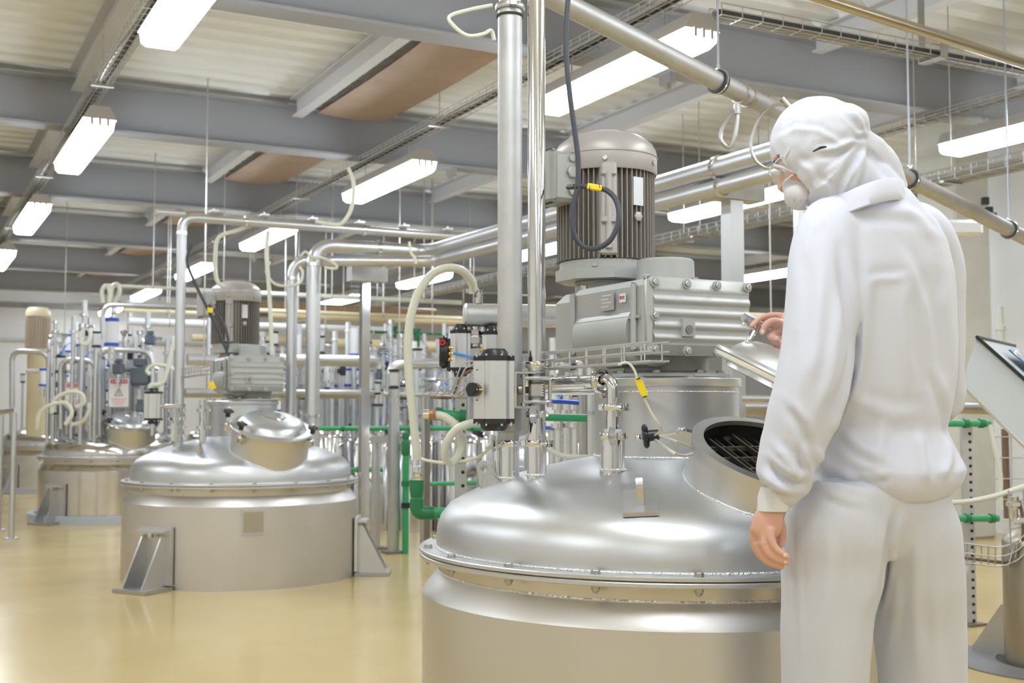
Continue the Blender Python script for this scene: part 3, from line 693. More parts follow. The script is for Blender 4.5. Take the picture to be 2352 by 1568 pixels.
# elbow nozzle with wing clamps
pE = dome_hit(T1C, 1408, 1086); dE = (pE-CAM).dot(FW); nozzle('e', 1408, 1080, pxm(28, dE), P(1408, 1006, dE).z)
e = thing('elbow_pipe', up(1408, 1004, pE), 'small polished elbow pipe with wing nut clamps on the foreground tank lid', 'pipe')
ex = Vector((pE.x, pE.y, 0)); ze = lambda y: up(1408, y, pE).z; re_ = pxm(15, dE)
m = MB(); m.cyl(ex+ZU*ze(997), ex+ZU*ze(985), re_*1.35, n=24); m.build('white_gasket', WHITEP, e)
clampring(ex+ZU*ze(1001), ZU, re_*1.6, RT*.4-FW).build('clamp', POL, e)
m = MB(); m.cyl(ex+ZU*ze(985), ex+ZU*ze(955), re_*1.1, n=24); m.cyl(ex+ZU*ze(955), ex+ZU*ze(940), re_*.98, n=24); m.build('ferrule', POL, e)
clampring(ex+ZU*ze(935), ZU, re_*1.15, RT*.7-FW*.6).build('clamp', POL, e)
tdir = (-RT*.62+FW*.78).normalized()
m = MB(); k = ex+ZU*ze(872); m.tube(bend([ex+ZU*ze(938), k, k+tdir*.06], .045, 8), re_*.95, 20); m.build('elbow', POL, e)
clampring(k+tdir*.045, tdir, re_*1.6, ZU*.9+RT*.0-FW*.2).build('clamp', POL, e)
m = MB(); m.cyl(k+tdir*.05, k+tdir*.42, re_*.85, n=20); m.build('branch_pipe', POL, e)
# second smaller elbow nozzle behind it
pE2 = dome_hit(T1C, 1350, 1048); 
if pE2 is None: pE2 = T1C+Vector((-.1, .1, .91))
dE2 = (pE2-CAM).dot(FW); nozzle('e2', 1350, 1046, pxm(16, dE2), P(1350, 1002, dE2).z)
e2 = thing('elbow_pipe', up(1350, 1000, pE2), 'thin polished elbow pipe behind the larger elbow on the foreground tank lid', 'pipe')
ex2 = Vector((pE2.x, pE2.y, 0)); ze2 = lambda y: up(1350, y, pE2).z; r2 = pxm(9, dE2)
clampring(ex2+ZU*ze2(996), ZU, r2*1.7, RT*.2-FW).build('clamp', DULL, e2)
clampring(ex2+ZU*ze2(937), ZU, r2*1.3, -RT*.9-FW*.3).build('clamp', POL, e2)
m = MB(); k = ex2+ZU*ze2(898); m.tube(bend([ex2+ZU*ze2(1000), k, k-RT*.05+FW*.02], .035, 8), r2, 16); m.build('elbow', POL, e2)
m = MB(); m.tube([k-RT*.05+FW*.02, k-RT*.35+FW*.12], r2*.9, 14); m.build('branch_pipe', POL, e2)
# black motor cable with yellow tag
dc = 3.36
pts = [P(1312, -60, dc), P(1303, 20, dc), P(1300, 110, dc), P(1308, 210, dc), P(1320, 300, dc), P(1328, 370, dc), P(1326, 430, dc), P(1316, 480, dc), P(1316, 530, dc), P(1335, 562, dc), P(1365, 571, dc-.02), P(1400, 553, dc-.03), P(1420, 510, dc-.03), P(1417, 465, dc-.02), P(1395, 438, dc), P(1362, 431, dc+.02), P(1332, 428, dc+.06), P(1305, 430, dc+.12)]
m = MB(); m.tube(catmull(pts, 6), .0078, 12)
cb = thing('motor_cable', P(1316, 530, dc), 'looped dark blue black cable hanging down to the big motor, with a yellow tag', 'cable'); m.build('cable_sleeve', RUBBER, cb)
m = MB(); q = P(1365, 431, dc-.005); m.box(q-FW*.006, (.042, .012, .018), ax=((RT-ZU*.18).normalized(), FW, (ZU+RT*.18).normalized()), bev=.003); m.build('yellow_tag', YEL, cb)
for s in (-1, 1): m = MB(); m.torus(q+RT*(s*.014)-FW*.001, RT, .0105, .0015, 16, 5); m.build('tie_band', BLACK, cb)
m = MB(); m.tube([P(1336, 428, dc+.03), P(1325, 431, dc-.01), P(1318, 424, dc+.01)], .003, 6); m.build('tie_band', BLACK, cb)
# sensor cable with yellow tag to the star knob
ds = 3.12; k2 = KN1
m = MB(); m.tube(catmull([P(1420, 838, 3.0), P(1440, 832, 3.0), P(1457, 850, 3.0), P(1466, 880, 3.0), P(1478, 910, 3.0), P(1497, 950, 3.0), P(1518, 985, 3.03), k2-ZU*.0+RT*.01], 6), .0032, 8)
sc = thing('sensor_cable', P(1470, 890, 3.0), 'thin grey cable with a yellow lozenge tag running to the black star knob', 'cable'); m.build('cable_sleeve', HOSE, sc)
m = MB(); a, b = P(1464, 864, 2.985), P(1483, 916, 2.985); d = (b-a).normalized(); s = d.cross(FW).normalized(); mid = (a+b)/2
m.prism([(-.030, -.0), (-.022, -.009), (.014, -.009), (.030, 0), (.022, .009), (-.014, .009)], mid, d, s, .006); m.build('yellow_tag', YEL, sc)
for q in (-.024, .024): m = MB(); m.torus(mid+d*q, d, .005, .0016, 12, 5); m.build('tie_band', BLACK, sc)
m = MB(); m.tube(catmull([k2+RT*.01-ZU*.01, P(1545, 1038, 3.05), P(1570, 1046, 3.1), P(1590, 1042, 3.15)], 6), .0045, 8); m.tube(catmull([k2+RT*.02, P(1550, 1012, 3.1), P(1572, 1020, 3.14), P(1588, 1028, 3.2)], 6), .0035, 8)
solo(m, 'sensor_lead', HOSE, 'pair of thin grey leads curling from the star knob under the open manhole', 'cable')
# wire tray in front of the gearbox
a, b = P(1190, 852, 3.75), P(1516, 829, 2.95)
wire_tray(a, b, .05, .047, 'short bare wire tray sticking out in front of the grey gearbox', cables=0, step=.105, wr=.003, name='wire_tray')
# small black ties under it
for px, py, d in ((1318, 842, 3.55), (1438, 836, 3.12)):
    m = MB(); m.ell(P(px, py, d), (.012, .008, .010)); m.tube([P(px, py-8, d), P(px-6, py+8, d)], .003, 6); solo(m, 'cable_tie', BLACK, 'black cable tie under the short wire tray, ' + ('nearer the shiny pipe' if px < 1400 else 'beside the thin cable with the yellow tag'), 'cable tie')
# ---- behind: horizontal capped vessel
c = P(1072, 723, 4.35); e_ = c+RT*.33+FW*.06
v = thing('capped_pipe', c, 'short horizontal stainless vessel with flat round end cap behind the galvanised pipe', 'pipe vessel')
ax = (RT+FW*.18).normalized(); r = pxm(27, 4.35)
m = MB(); m.cyl(c, c+ax*.36, r, n=32); m.build('vessel_shell', STEEL, v)
m = MB(); m.lathe([(r*1.0, 0), (r*1.02, -.004), (r*.9, -.010), (0, -.014)], c, ax, 32, cap=False); m.build('end_cap', ALU, v)
m = MB(); p = c+ax*.045+ZU*r; m.cyl(p, p+ZU*.022, .014, n=14).hexn(p+ZU*.02, ZU, .016, .018).cyl(p+ZU*.036, p+ZU*.05, .012, n=12); m.build('hose_fitting', POL, v)
m = MB(); p2 = c+ax*.06-ZU*r; m.cyl(p2, p2-ZU*.04, .014, n=12); m.cyl(p2-ZU*.012, p2-ZU*.02, .022, n=14); m.build('bottom_fitting', POL, v)
m = MB(); m.lathe([(r, 0), (r*1.1, .01), (r*.7, .05), (r*.6, .07)], c+ax*.36, ax, 28, cap=False); m.build('reducer', STEEL, v)
# big cream hose
dh = 4.2
m = MB(); m.tube(catmull([P(958, 1058, dh), P(953, 1000, dh), P(946, 930, dh), P(939, 860, dh), P(937, 790, dh), P(943, 730, dh), P(960, 675, dh), P(990, 632, dh), P(1028, 615, dh), P(1062, 622, dh+.05), P(1083, 645, dh+.1), P(1088, 668, dh+.15)], 6), pxm(10, dh), 14)
h = thing('cream_hose', P(958, 1058, dh), 'long thick cream hose arching high beside the galvanised pipe down to the green elbow', 'hose'); m.build('hose_body', HOSE, h)
for y, r_ in ((1062, 12), (668, 12)):
    p = P(958 if y > 900 else 1088, y, dh if y > 900 else dh+.15); m = MB(); m.lathe([(pxm(r_, dh), -.01), (pxm(r_, dh), .01)], p, ZU, 16); m.box(p-RT*.02, (.018, .012, .014), ax=(RT, FW, ZU)); m.build('hose_clip', POL, h)
m = MB(); p = P(960, 1072, dh); m.cyl(p, p-ZU*.02, .013, n=12).hexn(p-ZU*.018, -ZU, .017, .02).cyl(p-ZU*.036, p-ZU*.05, .012, n=12).hexn(p-ZU*.045, -ZU, .018, .014); m.build('hose_fitting', POL, h)
# green elbow pipe
g = thing('green_elbow_pipe', P(958, 1180, dh), 'bright green plastic elbow pipe behind the left edge of the foreground tank', 'pipe')
a = P(957, 1102, dh); k = P(957, 1178, dh); z_ = k+RT*.42+FW*.05; r = pxm(12.5, dh)
m = MB(); m.cyl(a, a-ZU*.035, r*1.32, n=24); m.cyl(a-ZU*.035, a-ZU*.06, r*1.32, r*1.1, n=24); m.build('green_coupling', GREEND, g)
m = MB(); m.cyl(a-ZU*.055, k+ZU*.03, r, n=24); m.cyl(k+RT*.03, z_, r, n=24); m.build('green_pipe', GREEN, g)
m = MB(); m.tube(bend([k+ZU*.05, k, k+(z_-k).normalized()*.06], .035, 6), r*1.25, 20); m.build('green_elbow', GREEND, g)
# loop hose
dl = 4.0
m = MB(); m.tube(catmull([P(990, 952, dl), P(1020, 956, dl), P(1047, 978, dl), P(1060, 1015, dl), P(1052, 1048, dl), P(1036, 1062, dl), P(1023, 1050, dl-.02), P(1024, 1022, dl-.04), P(1042, 992, dl-.05), P(1068, 976, dl-.05), P(1102, 970, dl-.03), P(1140, 972, dl)], 6), pxm(9.5, dl), 14)
h = thing('looped_hose', P(1036, 1062, dl), 'cream hose curled in one small loop below the actuator', 'hose'); m.build('hose_body', HOSE, h)
m = MB(); p = P(986, 951, dl); m.cyl(p, p+RT*.022, .019, n=18); m.torus(p+RT*.016, RT, .019, .004, 18, 6); m.build('hose_clip', mat('rusty_clip', (.45, .25, .15), .4, .8), h)
m = MB(); m.cyl(p-RT*.02, p+RT*.004, .016, n=16); m.build('hose_fitting', POL, h)
m = MB(); m.tube(catmull([P(1255, 1030, 3.9), P(1290, 1045, 3.9), P(1335, 1050, 3.9), P(1380, 1048, 3.9)], 5), .009, 10); solo(m, 'floor_hose', HOSE, 'cream hose lying behind the foreground tank lid between the nozzles', 'hose')
m = MB(); m.tube(catmull([P(1115, 1030, 3.9), P(1140, 1010, 3.95), P(1098, 1050, 4.3), P(1030, 1062, 4.5), P(985, 1058, 4.6), P(960, 1050, 4.8)], 5), .006, 8); solo(m, 'thin_hose', HOSE, 'thin cream hose passing low behind the looped hose', 'hose')
# green pipes beside
def green_run(a, b, r, label, rings=(), d=None):
    t = thing('green_pipe_run', (a+b)/2, label, 'pipe'); m = MB(); m.cyl(a, b, r, n=20); m.build('green_pipe', GREEN, t)
    for q in rings: p = a+(b-a)*q; ax = (b-a).normalized(); m = MB(); m.cyl(p-ax*.012, p+ax*.012, r*1.35, n=20); m.build('green_coupling', GREEND, t)
    return t
green_run(P(1008, 950, 4.3), P(1066, 955, 4.3), pxm(11, 4.3), 'short green pipe stub with black end ring left of the actuator', (.0, .95))
green_run(P(1252, 958, 4.2), P(1348, 960, 4.2), pxm(8.5, 4.2), 'green pipe visible right of the shiny riser behind the tank lid', ())
green_run(P(700, 984, 9.6), P(1125, 983, 9.9), pxm(5.5, 9.7), 'long thin green pipe crossing in the distance behind the looped hose', (.2, .5, .9))
green_run(P(800, 1078, 9.7), P(880, 1078, 9.7), pxm(5.5, 9.7), 'short thin green pipe low between the left tank and the steel posts', (.3,))
green_run(P(988, 1111, 8), P(1095, 1108, 8), pxm(5, 8), 'lower thin green pipe seen behind the slotted post', ())
# slotted strut
def strut(a, b, w, label, sd=RT, fd=FW, hole=.05):
    t = thing('slotted_strut', b if b.z < a.z else a, label, 'strut'); m = MB(); ln = (a-b).length; ax = (a-b).normalized(); mid = (a+b)/2
    m.box(mid, (w, .003, ln), ax=(sd, fd, ax)); m.box(mid-sd*(w/2-.0015)+fd*.014, (.003, .03, ln), ax=(sd, fd, ax)); m.box(mid+sd*(w/2-.0015)+fd*.014, (.003, .03, ln), ax=(sd, fd, ax)); g_ = m.build('channel', GALV, t)
    q = MB(); k = .5
    while k*hole < ln: p = b+ax*(k*hole)+sd*(w*.22)-fd*.0022; q.cyl(p, p-fd*.0006, w*.16, n=10); k += 1
    q.build('slot_holes', DARK, t); return t
strut(P(1058, 905, 4.45), L(P(1058, 905, 4.45).dot(RT), 4.45, 0.0), pxm(26, 4.45), 'galvanised slotted upright strut standing behind the foreground tank')
# manifold: two more actuators, positioner, tubes
dm = 4.35
for i, (px, py, ww, hh, lb) in enumerate(((1058, 805, 46, 78, 'small silver actuator with black positioner left of the galvanised pipe'), (1128, 800, 40, 62, 'small silver actuator half hidden behind the galvanised pipe'))):
    t = thing('valve_actuator', P(px, py+hh/2, dm), lb, 'actuator'); actuator(t, P(px, py, dm), pxm(ww, dm), pxm(hh, dm), pxm(ww, dm), knob=False)
    for k in range(3 if i == 0 else 1):
        q = MB(); p = P(px-26 if i == 0 else px-22, 799+k*13 if i == 0 else 803, dm-.02); q.ell(p, (.010, .010, .009), n=10, m=6); q.cyl(p, p+RT*.014, .006, n=8); q.build('brass_fitting', BRASS, t)
    if i == 0:
        q = MB(); q.box(P(1036, 815, dm), (.030, .04, .12), ax=(RT, FW, ZU), bev=.004); q.build('solenoid_block', BLACK, t)
        q = MB(); q.cyl(P(1020, 808, dm)-RT*.01, P(1020, 808, dm)+RT*.015, .045, n=20); q.box(P(1019, 808, dm), (.03, .05, .12), ax=(RT, FW, ZU), bev=.01); pb = q.build('positioner', BLACK, t)
        q = MB(); q.cyl(P(1016, 786, dm-.035), P(1016, 786, dm-.05), .012, n=16); q.build('red_cap', RED, pb); q = MB(); q.cyl(P(1016, 786, dm-.0505), P(1016, 786, dm-.052), .005, n=12); q.build('cap_hole', BLACK, pb)
        q = MB(); q.tube(catmull([P(1042, 811, dm-.03), P(1070, 816, dm-.06), P(1100, 823, dm-.10), P(1130, 824, dm-.10)], 5), .005, 8); q.build('blue_tube', BLUET, t)
m = MB(); m.cyl(P(1092, 750, dm), P(1092, 850, dm), .017, n=16); m.hexn(P(1092, 790, dm), ZU, .03, .03).hexn(P(1092, 770, dm), ZU, .026, .02); m.box(P(1092, 812, dm), (.05, .05, .05), ax=(RT, FW, ZU), bev=.008); m.cyl(P(1092, 812, dm), P(1140, 812, dm), .012, n=12)
solo(m, 'stem_valve', POL, 'polished valve and fittings below the flat capped vessel', 'valve')
m = MB()
for k in range(4):
    a = P(1092, 850, dm); 
for (x0_, y0_, x1_, y1_, x2_, y2_) in ((1092, 828, 1062, 832, 1034, 905), (1098, 836, 1068, 842, 1046, 910), (1106, 830, 1085, 850, 1062, 912), (1100, 858, 1080, 870, 1056, 908), (1108, 870, 1094, 880, 1076, 915)):
    m.tube(bend([P(x0_, y0_, 4.15), P(x1_, y1_, 4.15), P(x2_, y2_, 4.2), P(x2_-50, y2_-3, 4.35)], .03, 4), .0028, 6)
for q in range(6): m.tube([P(985+q*14, 906+q*1, 4.3), P(1000+q*15, 890+q*2, 4.15)], .0025, 5)
for y_ in (862, 880): m.tube([P(1010, y_+10, 4.3), P(1105, y_, 4.15)], .0025, 5)
solo(m, 'wire_basket', GALV, 'bent end of a wire basket tray left of the big silver actuator', 'cable tray')
m = MB(); m.tube(catmull([P(1085, 850, 4.2), P(1062, 862, 4.22), P(1050, 890, 4.25), P(1035, 912, 4.3), P(990, 912, 4.4)], 5), .006, 8); solo(m, 'brown_cable', mat('brown_cable', (.2, .12, .08), .5), 'brown cable lying in the bent wire basket tray', 'cable')
m = MB(); m.tube(catmull([P(1330, 925, 4.2), P(1290, 922, 4.2), P(1262, 922, 4.2), P(1200, 925, 4.25)], 4), .008, 8); solo(m, 'blue_hose', BLUE, 'dark blue hose right of the shiny riser above the green pipe', 'hose')
# T1 base ring plate on floor
m = MB(); m.lathe([(.743, .0), (.80, .0), (.80, .006), (.743, .006)], T1C, n=64, cap=False); m.build('floor_ring', DULL, T1)
# ---------------------------------------------------------------- overhead and middle distance piping
def run(pts, r, name, m_, label, cat='pipe', bendr=.08, rings=(), ringm=None, group=None, n=18, smooth=False):
    mid = sorted([Vector(p) for p in pts], key=lambda p: p.z)[0]
    t = thing(name, mid, label, cat, group=group); m = MB(); m.tube(catmull(pts, 6) if smooth else bend(pts, bendr, 6), r, n); m.build('pipe_body' if cat == 'pipe' else 'hose_body', m_, t)
    for (i, q) in rings:
        a, b = Vector(pts[i]), Vector(pts[i+1]); ax = (b-a).normalized(); p = a+(b-a)*q; m = MB(); m.lathe([(r, -.012), (r*1.22, -.010), (r*1.22, .010), (r, .012)], p, ax, 20, cap=False); m.build('clamp_ring', ringm or POL, t)
    return t
# diagonal galvanised pipe
a, b = P(1205, -38, 3.86), P(2420, 580, 6.6); dv = (b-a)
dt = run([a, b], .0375, 'sloping_pipe', GALV, 'thick dull pipe sloping down across the upper right, behind the hooded worker')
def on_line(px):                              # point of the sloping pipe at photo column px
    lo, hi = 0., 1.
    for _ in range(40):
        m_ = (lo+hi)/2
        if proj(a+dv*m_)[0] < px: lo = m_
        else: hi = m_
    return a+dv*lo
for px in (1650, 2090, 2318):
    p = on_line(px); ax = dv.normalized()
    m = MB(); m.lathe([(.0375, -.014), (.047, -.013), (.047, .013), (.0375, .014)], p, ax, 28, cap=False); c_ = m.build('rubber_clamp', RUBBER, dt)
    m = MB(); m.torus(p, ax, .048, .003, 28, 6); m.hexn(p+ZU*.046, ZU, .010, .02); m.build('clamp_band', POL, c_)
    m = MB(); m.cyl(p+ZU*.05, Vector((p.x, p.y, 3.6)), .0048, n=8); m.build('hanger_rod', mat('zinc_rod', (.55, .62, .72), .3, .9), dt)
p = on_line(1712); ax = dv.normalized()
for q in (-.03, .02): m = MB(); m.lathe([(.0375, -.01), (.044, -.008), (.044, .008), (.0375, .01)], p+ax*q, ax, 24, cap=False); m.build('coupling_ring', DULL, dt)
dd = (on_line(1690)-CAM).dot(FW)
m = MB(); m.tube(catmull([P(1692, 248, dd), P(1675, 268, dd), P(1658, 297, dd), P(1656, 322, dd), P(1674, 339, dd), P(1686, 318, dd), P(1692, 285, dd), P(1695, 250, dd)], 5), .0085, 8); m.cyl(P(1693, 262, dd), P(1693, 240, dd), .015, n=10)
solo(m, 'hose_loop', DULL, 'teardrop loop of grey hose hanging under the sloping pipe left of the hood', 'hose')
dd = 4.7
m = MB(); m.tube(catmull([P(1850, 265, dd), P(1815, 243, dd), P(1775, 243, dd), P(1742, 275, dd), P(1725, 325, dd), P(1733, 365, dd), P(1760, 386, dd), P(1780, 378, dd), P(1782, 350, dd)], 5), .007, 8); m.cyl(P(1796, 226, dd), P(1815, 248, dd), .012, n=10)
solo(m, 'hose_loop', DULL, 'wide arc of thin grey hose just left of the white hood', 'hose')
# pipe pair running along the room to the left tank
def pz(px, py, z): return Zp(px, py, z)
A0, A1 = pz(1850, 328, 2.15), pz(985, 578, 2.15); L0 = P(721, 565, 7.82); L0.z = 2.15
d720 = 7.82
v1 = P(721, 960, d720); v1 = Vector((L0.x, L0.y, dome_z(math.hypot(L0.x-T2C.x, L0.y-T2C.y))-.04)); 
run([A0, Vector((A1.x, A1.y, 2.15)), L0, v1], .047, 'insulated_pipe', STEEL, 'thick steel pipe from behind the motor to the left tank, nearer of the two', rings=((0, .15), (1, .45), (2, .10), (2, .85)), bendr=.14, n=24)
B0, B1 = pz(1850, 378, 2.06), pz(1000, 600, 2.06); L1 = P(672, 585, 7.93); L1.z = 2.06
L1b = Vector((L1.x, L1.y+.0, 2.10)); v2 = Vector((L1.x, L1.y, .84))
run([B0, Vector((B1.x, B1.y, 2.06)), L1, v2], .036, 'insulated_pipe', STEEL, 'thinner steel pipe below the thick one, turning down left of it onto the left tank', rings=((0, .15), (2, .10), (2, .85)), bendr=.12, n=24)
def hung(t, a, b, r):                        # hanger rods to the ceiling, or stands to the floor
    a, b = Vector(a), Vector(b)
    for q in ((.12, .5, .88) if (b-a).length > 2 else (.5,)):
        p = a+(b-a)*q; m = MB()
        if p.z > 1.25: m.cyl(p+ZU*r*.8, Vector((p.x, p.y, 3.62)), .006, n=6); m.torus(p, (b-a), r*1.02, .005, 16, 5); m.build('hanger_rod', DULL, t)
        else: m.cyl(Vector((p.x, p.y, 0)), p-ZU*r*.8, .018, n=8); m.torus(p, (b-a), r*1.02, .006, 16, 5); m.build('pipe_stand', DULL, t)
def tee(px, pyt, pyb, d, w, label, cw, ch, zt, cpx, hl=True):
    t = thing('pipe_support', Vector((P(px, 700, d).x, P(px, 700, d).y, 0)), label, 'support')
    c = P(px, 700, d); m = MB(); m.box((c.x, c.y, zt/2), (w, w, zt)); m.build('post', ALU if hl else POL, t)
    q = P(cpx, 700, d); m = MB(); m.box((q.x, q.y, zt+ch/2), (cw, .11, ch)); m.build('cross_head', GALV, t)
    m = MB(); m.box((c.x, c.y, .006), (w*1.8, w*1.8, .012)); m.build('base_plate', DULL, t)
    if hl:
        for k in (-.09, -.02, .05, .10): m = MB(); m.cyl((q.x+k, q.y-.02, zt+ch), (q.x+k, q.y-.02, zt+ch+.09), .004, n=6); m.build('u_bolt', DULL, t)
    return t
tee(1684, 455, 0, 5.5, .075, 'shiny square steel post with a box head carrying the pipe pair behind the gearbox', .30, .085, 2.03, 1684)
tee(838, 640, 0, 8.15, .058, 'tall mirror finish square post with flat head right of the left tank', .26, .10, 1.94, 843, False)
# top-left pipe rising from the left tank
d4 = 7.5; q = P(413, 800, d4); qz = 2.284
e_ = Vector((3.63, q.y, qz))
t = run([Vector((q.x, q.y, .80)), Vector((q.x, q.y, qz)), e_], .030, 'arched_pipe', STEEL, 'slim steel pipe rising at left and turning right under the ceiling above the left tank', rings=((0, .08), (0, .16), (0, .93), (1, .2), (1, .6)), bendr=.09)
m = MB(); m.cyl(Vector((q.x-.16, q.y, qz+.02)), Vector((q.x+.02, q.y, qz+.02)), .02, n=12); m.build('side_stub', STEEL, t)
for k in range(6):
    x = q.x+.2+k*.33; m = MB(); m.box((x, q.y, qz+.05), (.05, .08, .012)); m.cyl((x, q.y, qz+.04), (x, q.y, qz+.07), .006, n=8); m.build('pipe_saddle', ALU, t)
wire_tray(Vector((q.x+.3, q.y+.1, qz+.035)), Vector((3.7, q.y+.1, qz+.035)), .08, .03, 'light wire tray lying along the arched slim pipe', cables=2, step=.1, wr=.0022, name='wire_tray', cr=.007, cmat=DULL)
# left tank fittings
da = 7.28; t = thing('valve_actuator', P(352, 964, da), 'white grey actuator box with black caps at the left edge of the left tank', 'actuator'); actuator(t, P(352, 932, da), pxm(36, da), pxm(56, da), pxm(36, da), knob=False)
m = MB(); p = P(352, 932, da)+RT*.05; m.cyl(p, p+RT*.12, .012, n=12); m.build('drive_stem', POL, t)
def stack(px, y0, y1, r, d, name, label, group=None, m_=POL, rings=2, cat='valve'):
    t = thing(name, P(px, y1, d), label, cat, group=group); m = MB(); a, b = P(px, y1, d), P(px, y0, d); b = Vector((a.x, a.y, b.z)); m.cyl(a, b, r, n=14); m.build('valve_tube', m_, t)
    for k in range(rings):
        q_ = a+(b-a)*((k+.6)/(rings+.2)); m = MB(); m.cyl(q_-ZU*.009, q_+ZU*.009, r*1.7, n=16); m.box(q_+RT*r*1.6, (r, r*.8, .016), ax=(RT, FW, ZU)); m.build('clamp_ring', m_, t)
    return t
stack(465, 918, 1045, .024, 7.45, 'nozzle_pipe', 'short polished nozzle pipe standing on the lid of the left tank', rings=3)
stack(402, 930, 1012, .030, 7.42, 'ball_valve', 'ball valve with clamps at the foot of the arched slim pipe', rings=4)
HS = [([(620, 600), (612, 625), (632, 652), (668, 656), (690, 648), (695, 625), (688, 612)], 'pale hose looped left of the two steel risers'), ([(690, 588), (702, 578), (715, 590), (740, 592), (768, 605), (772, 616), (745, 614)], 'pale hose curling to the right from the steel risers'),
      ([(616, 530), (612, 580), (617, 650), (622, 740), (625, 815)], 'pale vertical hose dropping between the left motor and the risers'),
      ([(606, 505), (548, 528), (503, 545), (495, 585), (497, 640), (515, 660)], 'cream conduit bending down to the left motor'),
      ([(940, 555), (944, 580), (953, 592), (955, 606)], 'small pale hook of hose under the thick pipe'),
      ([(800, 385), (812, 420), (808, 475), (790, 508), (770, 516), (725, 508)], 'cream conduit hanging from the second middle lamp')]
for k, (pp, lb) in enumerate(HS):
    d = 7.75 if k != 5 else 7.7
    m = MB(); m.tube(catmull([P(x, y, d-.02) for x, y in pp], 5), pxm(5 if k in (2, 3, 5) else 3.5, d), 8); solo(m, 'pale_hose', HOSE, lb, 'hose')
m = MB(); m.tube(catmull([P(440, 560, 7.2), P(430, 600, 7.2), P(448, 650, 7.2), P(475, 705, 7.2), P(500, 755, 7.2), P(522, 808, 7.2)], 5), .010, 8)
c_ = thing('motor_cable', P(522, 808, 7.2), 'dark cable with yellow tag running down to the left gearbox', 'cable'); m.build('cable_sleeve', RUBBER, c_)
m = MB(); m.box(P(483, 712, 7.17), (.03, .02, .03), ax=(RT, FW, ZU)); m.build('yellow_tag', YEL, c_)
m = MB(); m.tube(catmull([P(480, 700, 7.22), P(510, 735, 7.2), P(524, 780, 7.2), P(520, 812, 7.2)], 5), .009, 8); solo(m, 'loop_cable', RUBBER, 'second dark cable curving in front of the left motor', 'cable')
m = MB(); m.box(P(487, 885, 7.2), (.03, .012, .05), ax=((RT+ZU*.5).normalized(), FW, (ZU-RT*.5).normalized())); solo(m, 'yellow_tag', YEL, 'yellow cable tag beside the left gearbox', 'tag')
wire_tray(P(410, 868, 7.6), P(478, 858, 7.2), .06, .05, 'tiny wire tray at the left side of the left gearbox', cables=0, step=.1, name='wire_tray')
# left tank pipes at its back
def hrun(x0, y0, x1, y1, r, m_, label, d=None, zz=None, **k):
    return run([P(x0, y0, d[0]), P(x1, y1, d[1])], r, 'header_pipe', m_, label, **k)
WARMST = mat('warm_steel_pipe', (.62, .56, .44), .3, 1)
# overhead tray along X, upper right
ty = Zp(1900, 88, 3.02); wire_tray(Vector((3.6, ty.y, 3.02)), Vector((11.5, ty.y, 3.02)), .10, .06, 'wire cable tray crossing the top right corner, heavy dark cable inside', cables=2, step=.13, wr=.0035, cr=.016, name='cable_tray')
for x in (5.1, 6.75, 8.4):
    m = MB(); m.box((x, ty.y, 3.01-.005), (.05, .16, .008)); m.box((x, ty.y+.08, 3.3), (.05, .006, .58)); m.box((x, ty.y-.08, 3.06), (.05, .006, .11)); solo(m, 'tray_bracket', DULL, 'flat steel bracket holding the top right cable tray', 'bracket', 'brackets of the top right tray')
run([P(1780, -38, 4.9), P(2420, 168, 6.3)], .026, 'drain_pipe', WARMST, 'slim shiny yellowish pipe at the top right corner', n=16)
# trays along Y
for (x0, y0, z_, w_, lb, y1_) in ((2250, 405, 2.45, .14, 'ladder like wire tray under the right hand lamp, right of the worker', 12), (1700, 522, 2.42, .12, 'ladder like wire tray seen between motor and worker', 14), (1000, 675, 2.5, .14, 'distant wire tray running behind the cream hose', 22)):
    p = Zp(x0, y0, z_); wire_tray(Vector((p.x, p.y-4, z_)), Vector((p.x, y1_, z_)), w_, .07, lb, cables=3, step=.12, wr=.004, cr=.012, hang=[2, 4.5, 7] if y1_ < 20 else [3, 6, 9])
# ---------------------------------------------------------------- far tanks of the row
T3 = copy_tree(T2, skip=('name_plate_frame', 'lifting_lug')); place(T3, (2.0, 12.45, -.03)); tag(T3, 'third shiny tank of the left row, behind the clamped one', 'tank')
T4 = copy_tree(T2, skip=('name_plate_frame', 'lifting_lug')); place(T4, (1.98, 17.1, -.03)); tag(T4, 'farthest shiny tank of the left row at the left edge', 'tank')
T6 = copy_tree(T2, skip=('name_plate_frame', 'lifting_lug')); place(T6, (4.75, 12.2, -.03)); tag(T6, 'distant tank behind the steel posts right of the left tank', 'tank')
T7 = copy_tree(T2, skip=('name_plate_frame', 'lifting_lug')); place(T7, (5.0, 8.6, -.03)); tag(T7, 'distant tank glimpsed behind the shiny valve riser', 'tank')
T8 = copy_tree(T2, skip=('name_plate_frame', 'lifting_lug')); place(T8, (4.4, 17.2, -.03)); tag(T8, 'farthest tank, showing only its lid between the left tank and the posts', 'tank')
MIRR = mat('mirror_steel_shell', (.72, .70, .67), .16, 1, var=.06, vscale=6)
for o_ in (T3, T4, T6, T8):
    for ch in kids(o_):
        if ch.name.split('.')[0] in ('body_shell', 'domed_lid', 'manhole_lid'):
            ch.data = ch.data.copy(); ch.data.materials[0] = MIRR
def curb(c, label):
    m = MB(); m.lathe([(.76, 0), (.76, .07), (.83, .07), (.83, 0)], c, n=48, cap=False); solo(m, 'floor_curb', mat('curb_paint', (.52, .56, .62), .4), label, 'curb')
curb(Vector((2.0, 12.45, 0)), 'blue grey ring curb at the foot of the third tank of the left row')
curb(Vector((1.98, 17.1, 0)), 'blue grey ring curb at the foot of the farthest left tank')
curb(Vector((4.75, 12.2, 0)), 'blue grey ring curb at the foot of the tank behind the steel posts')
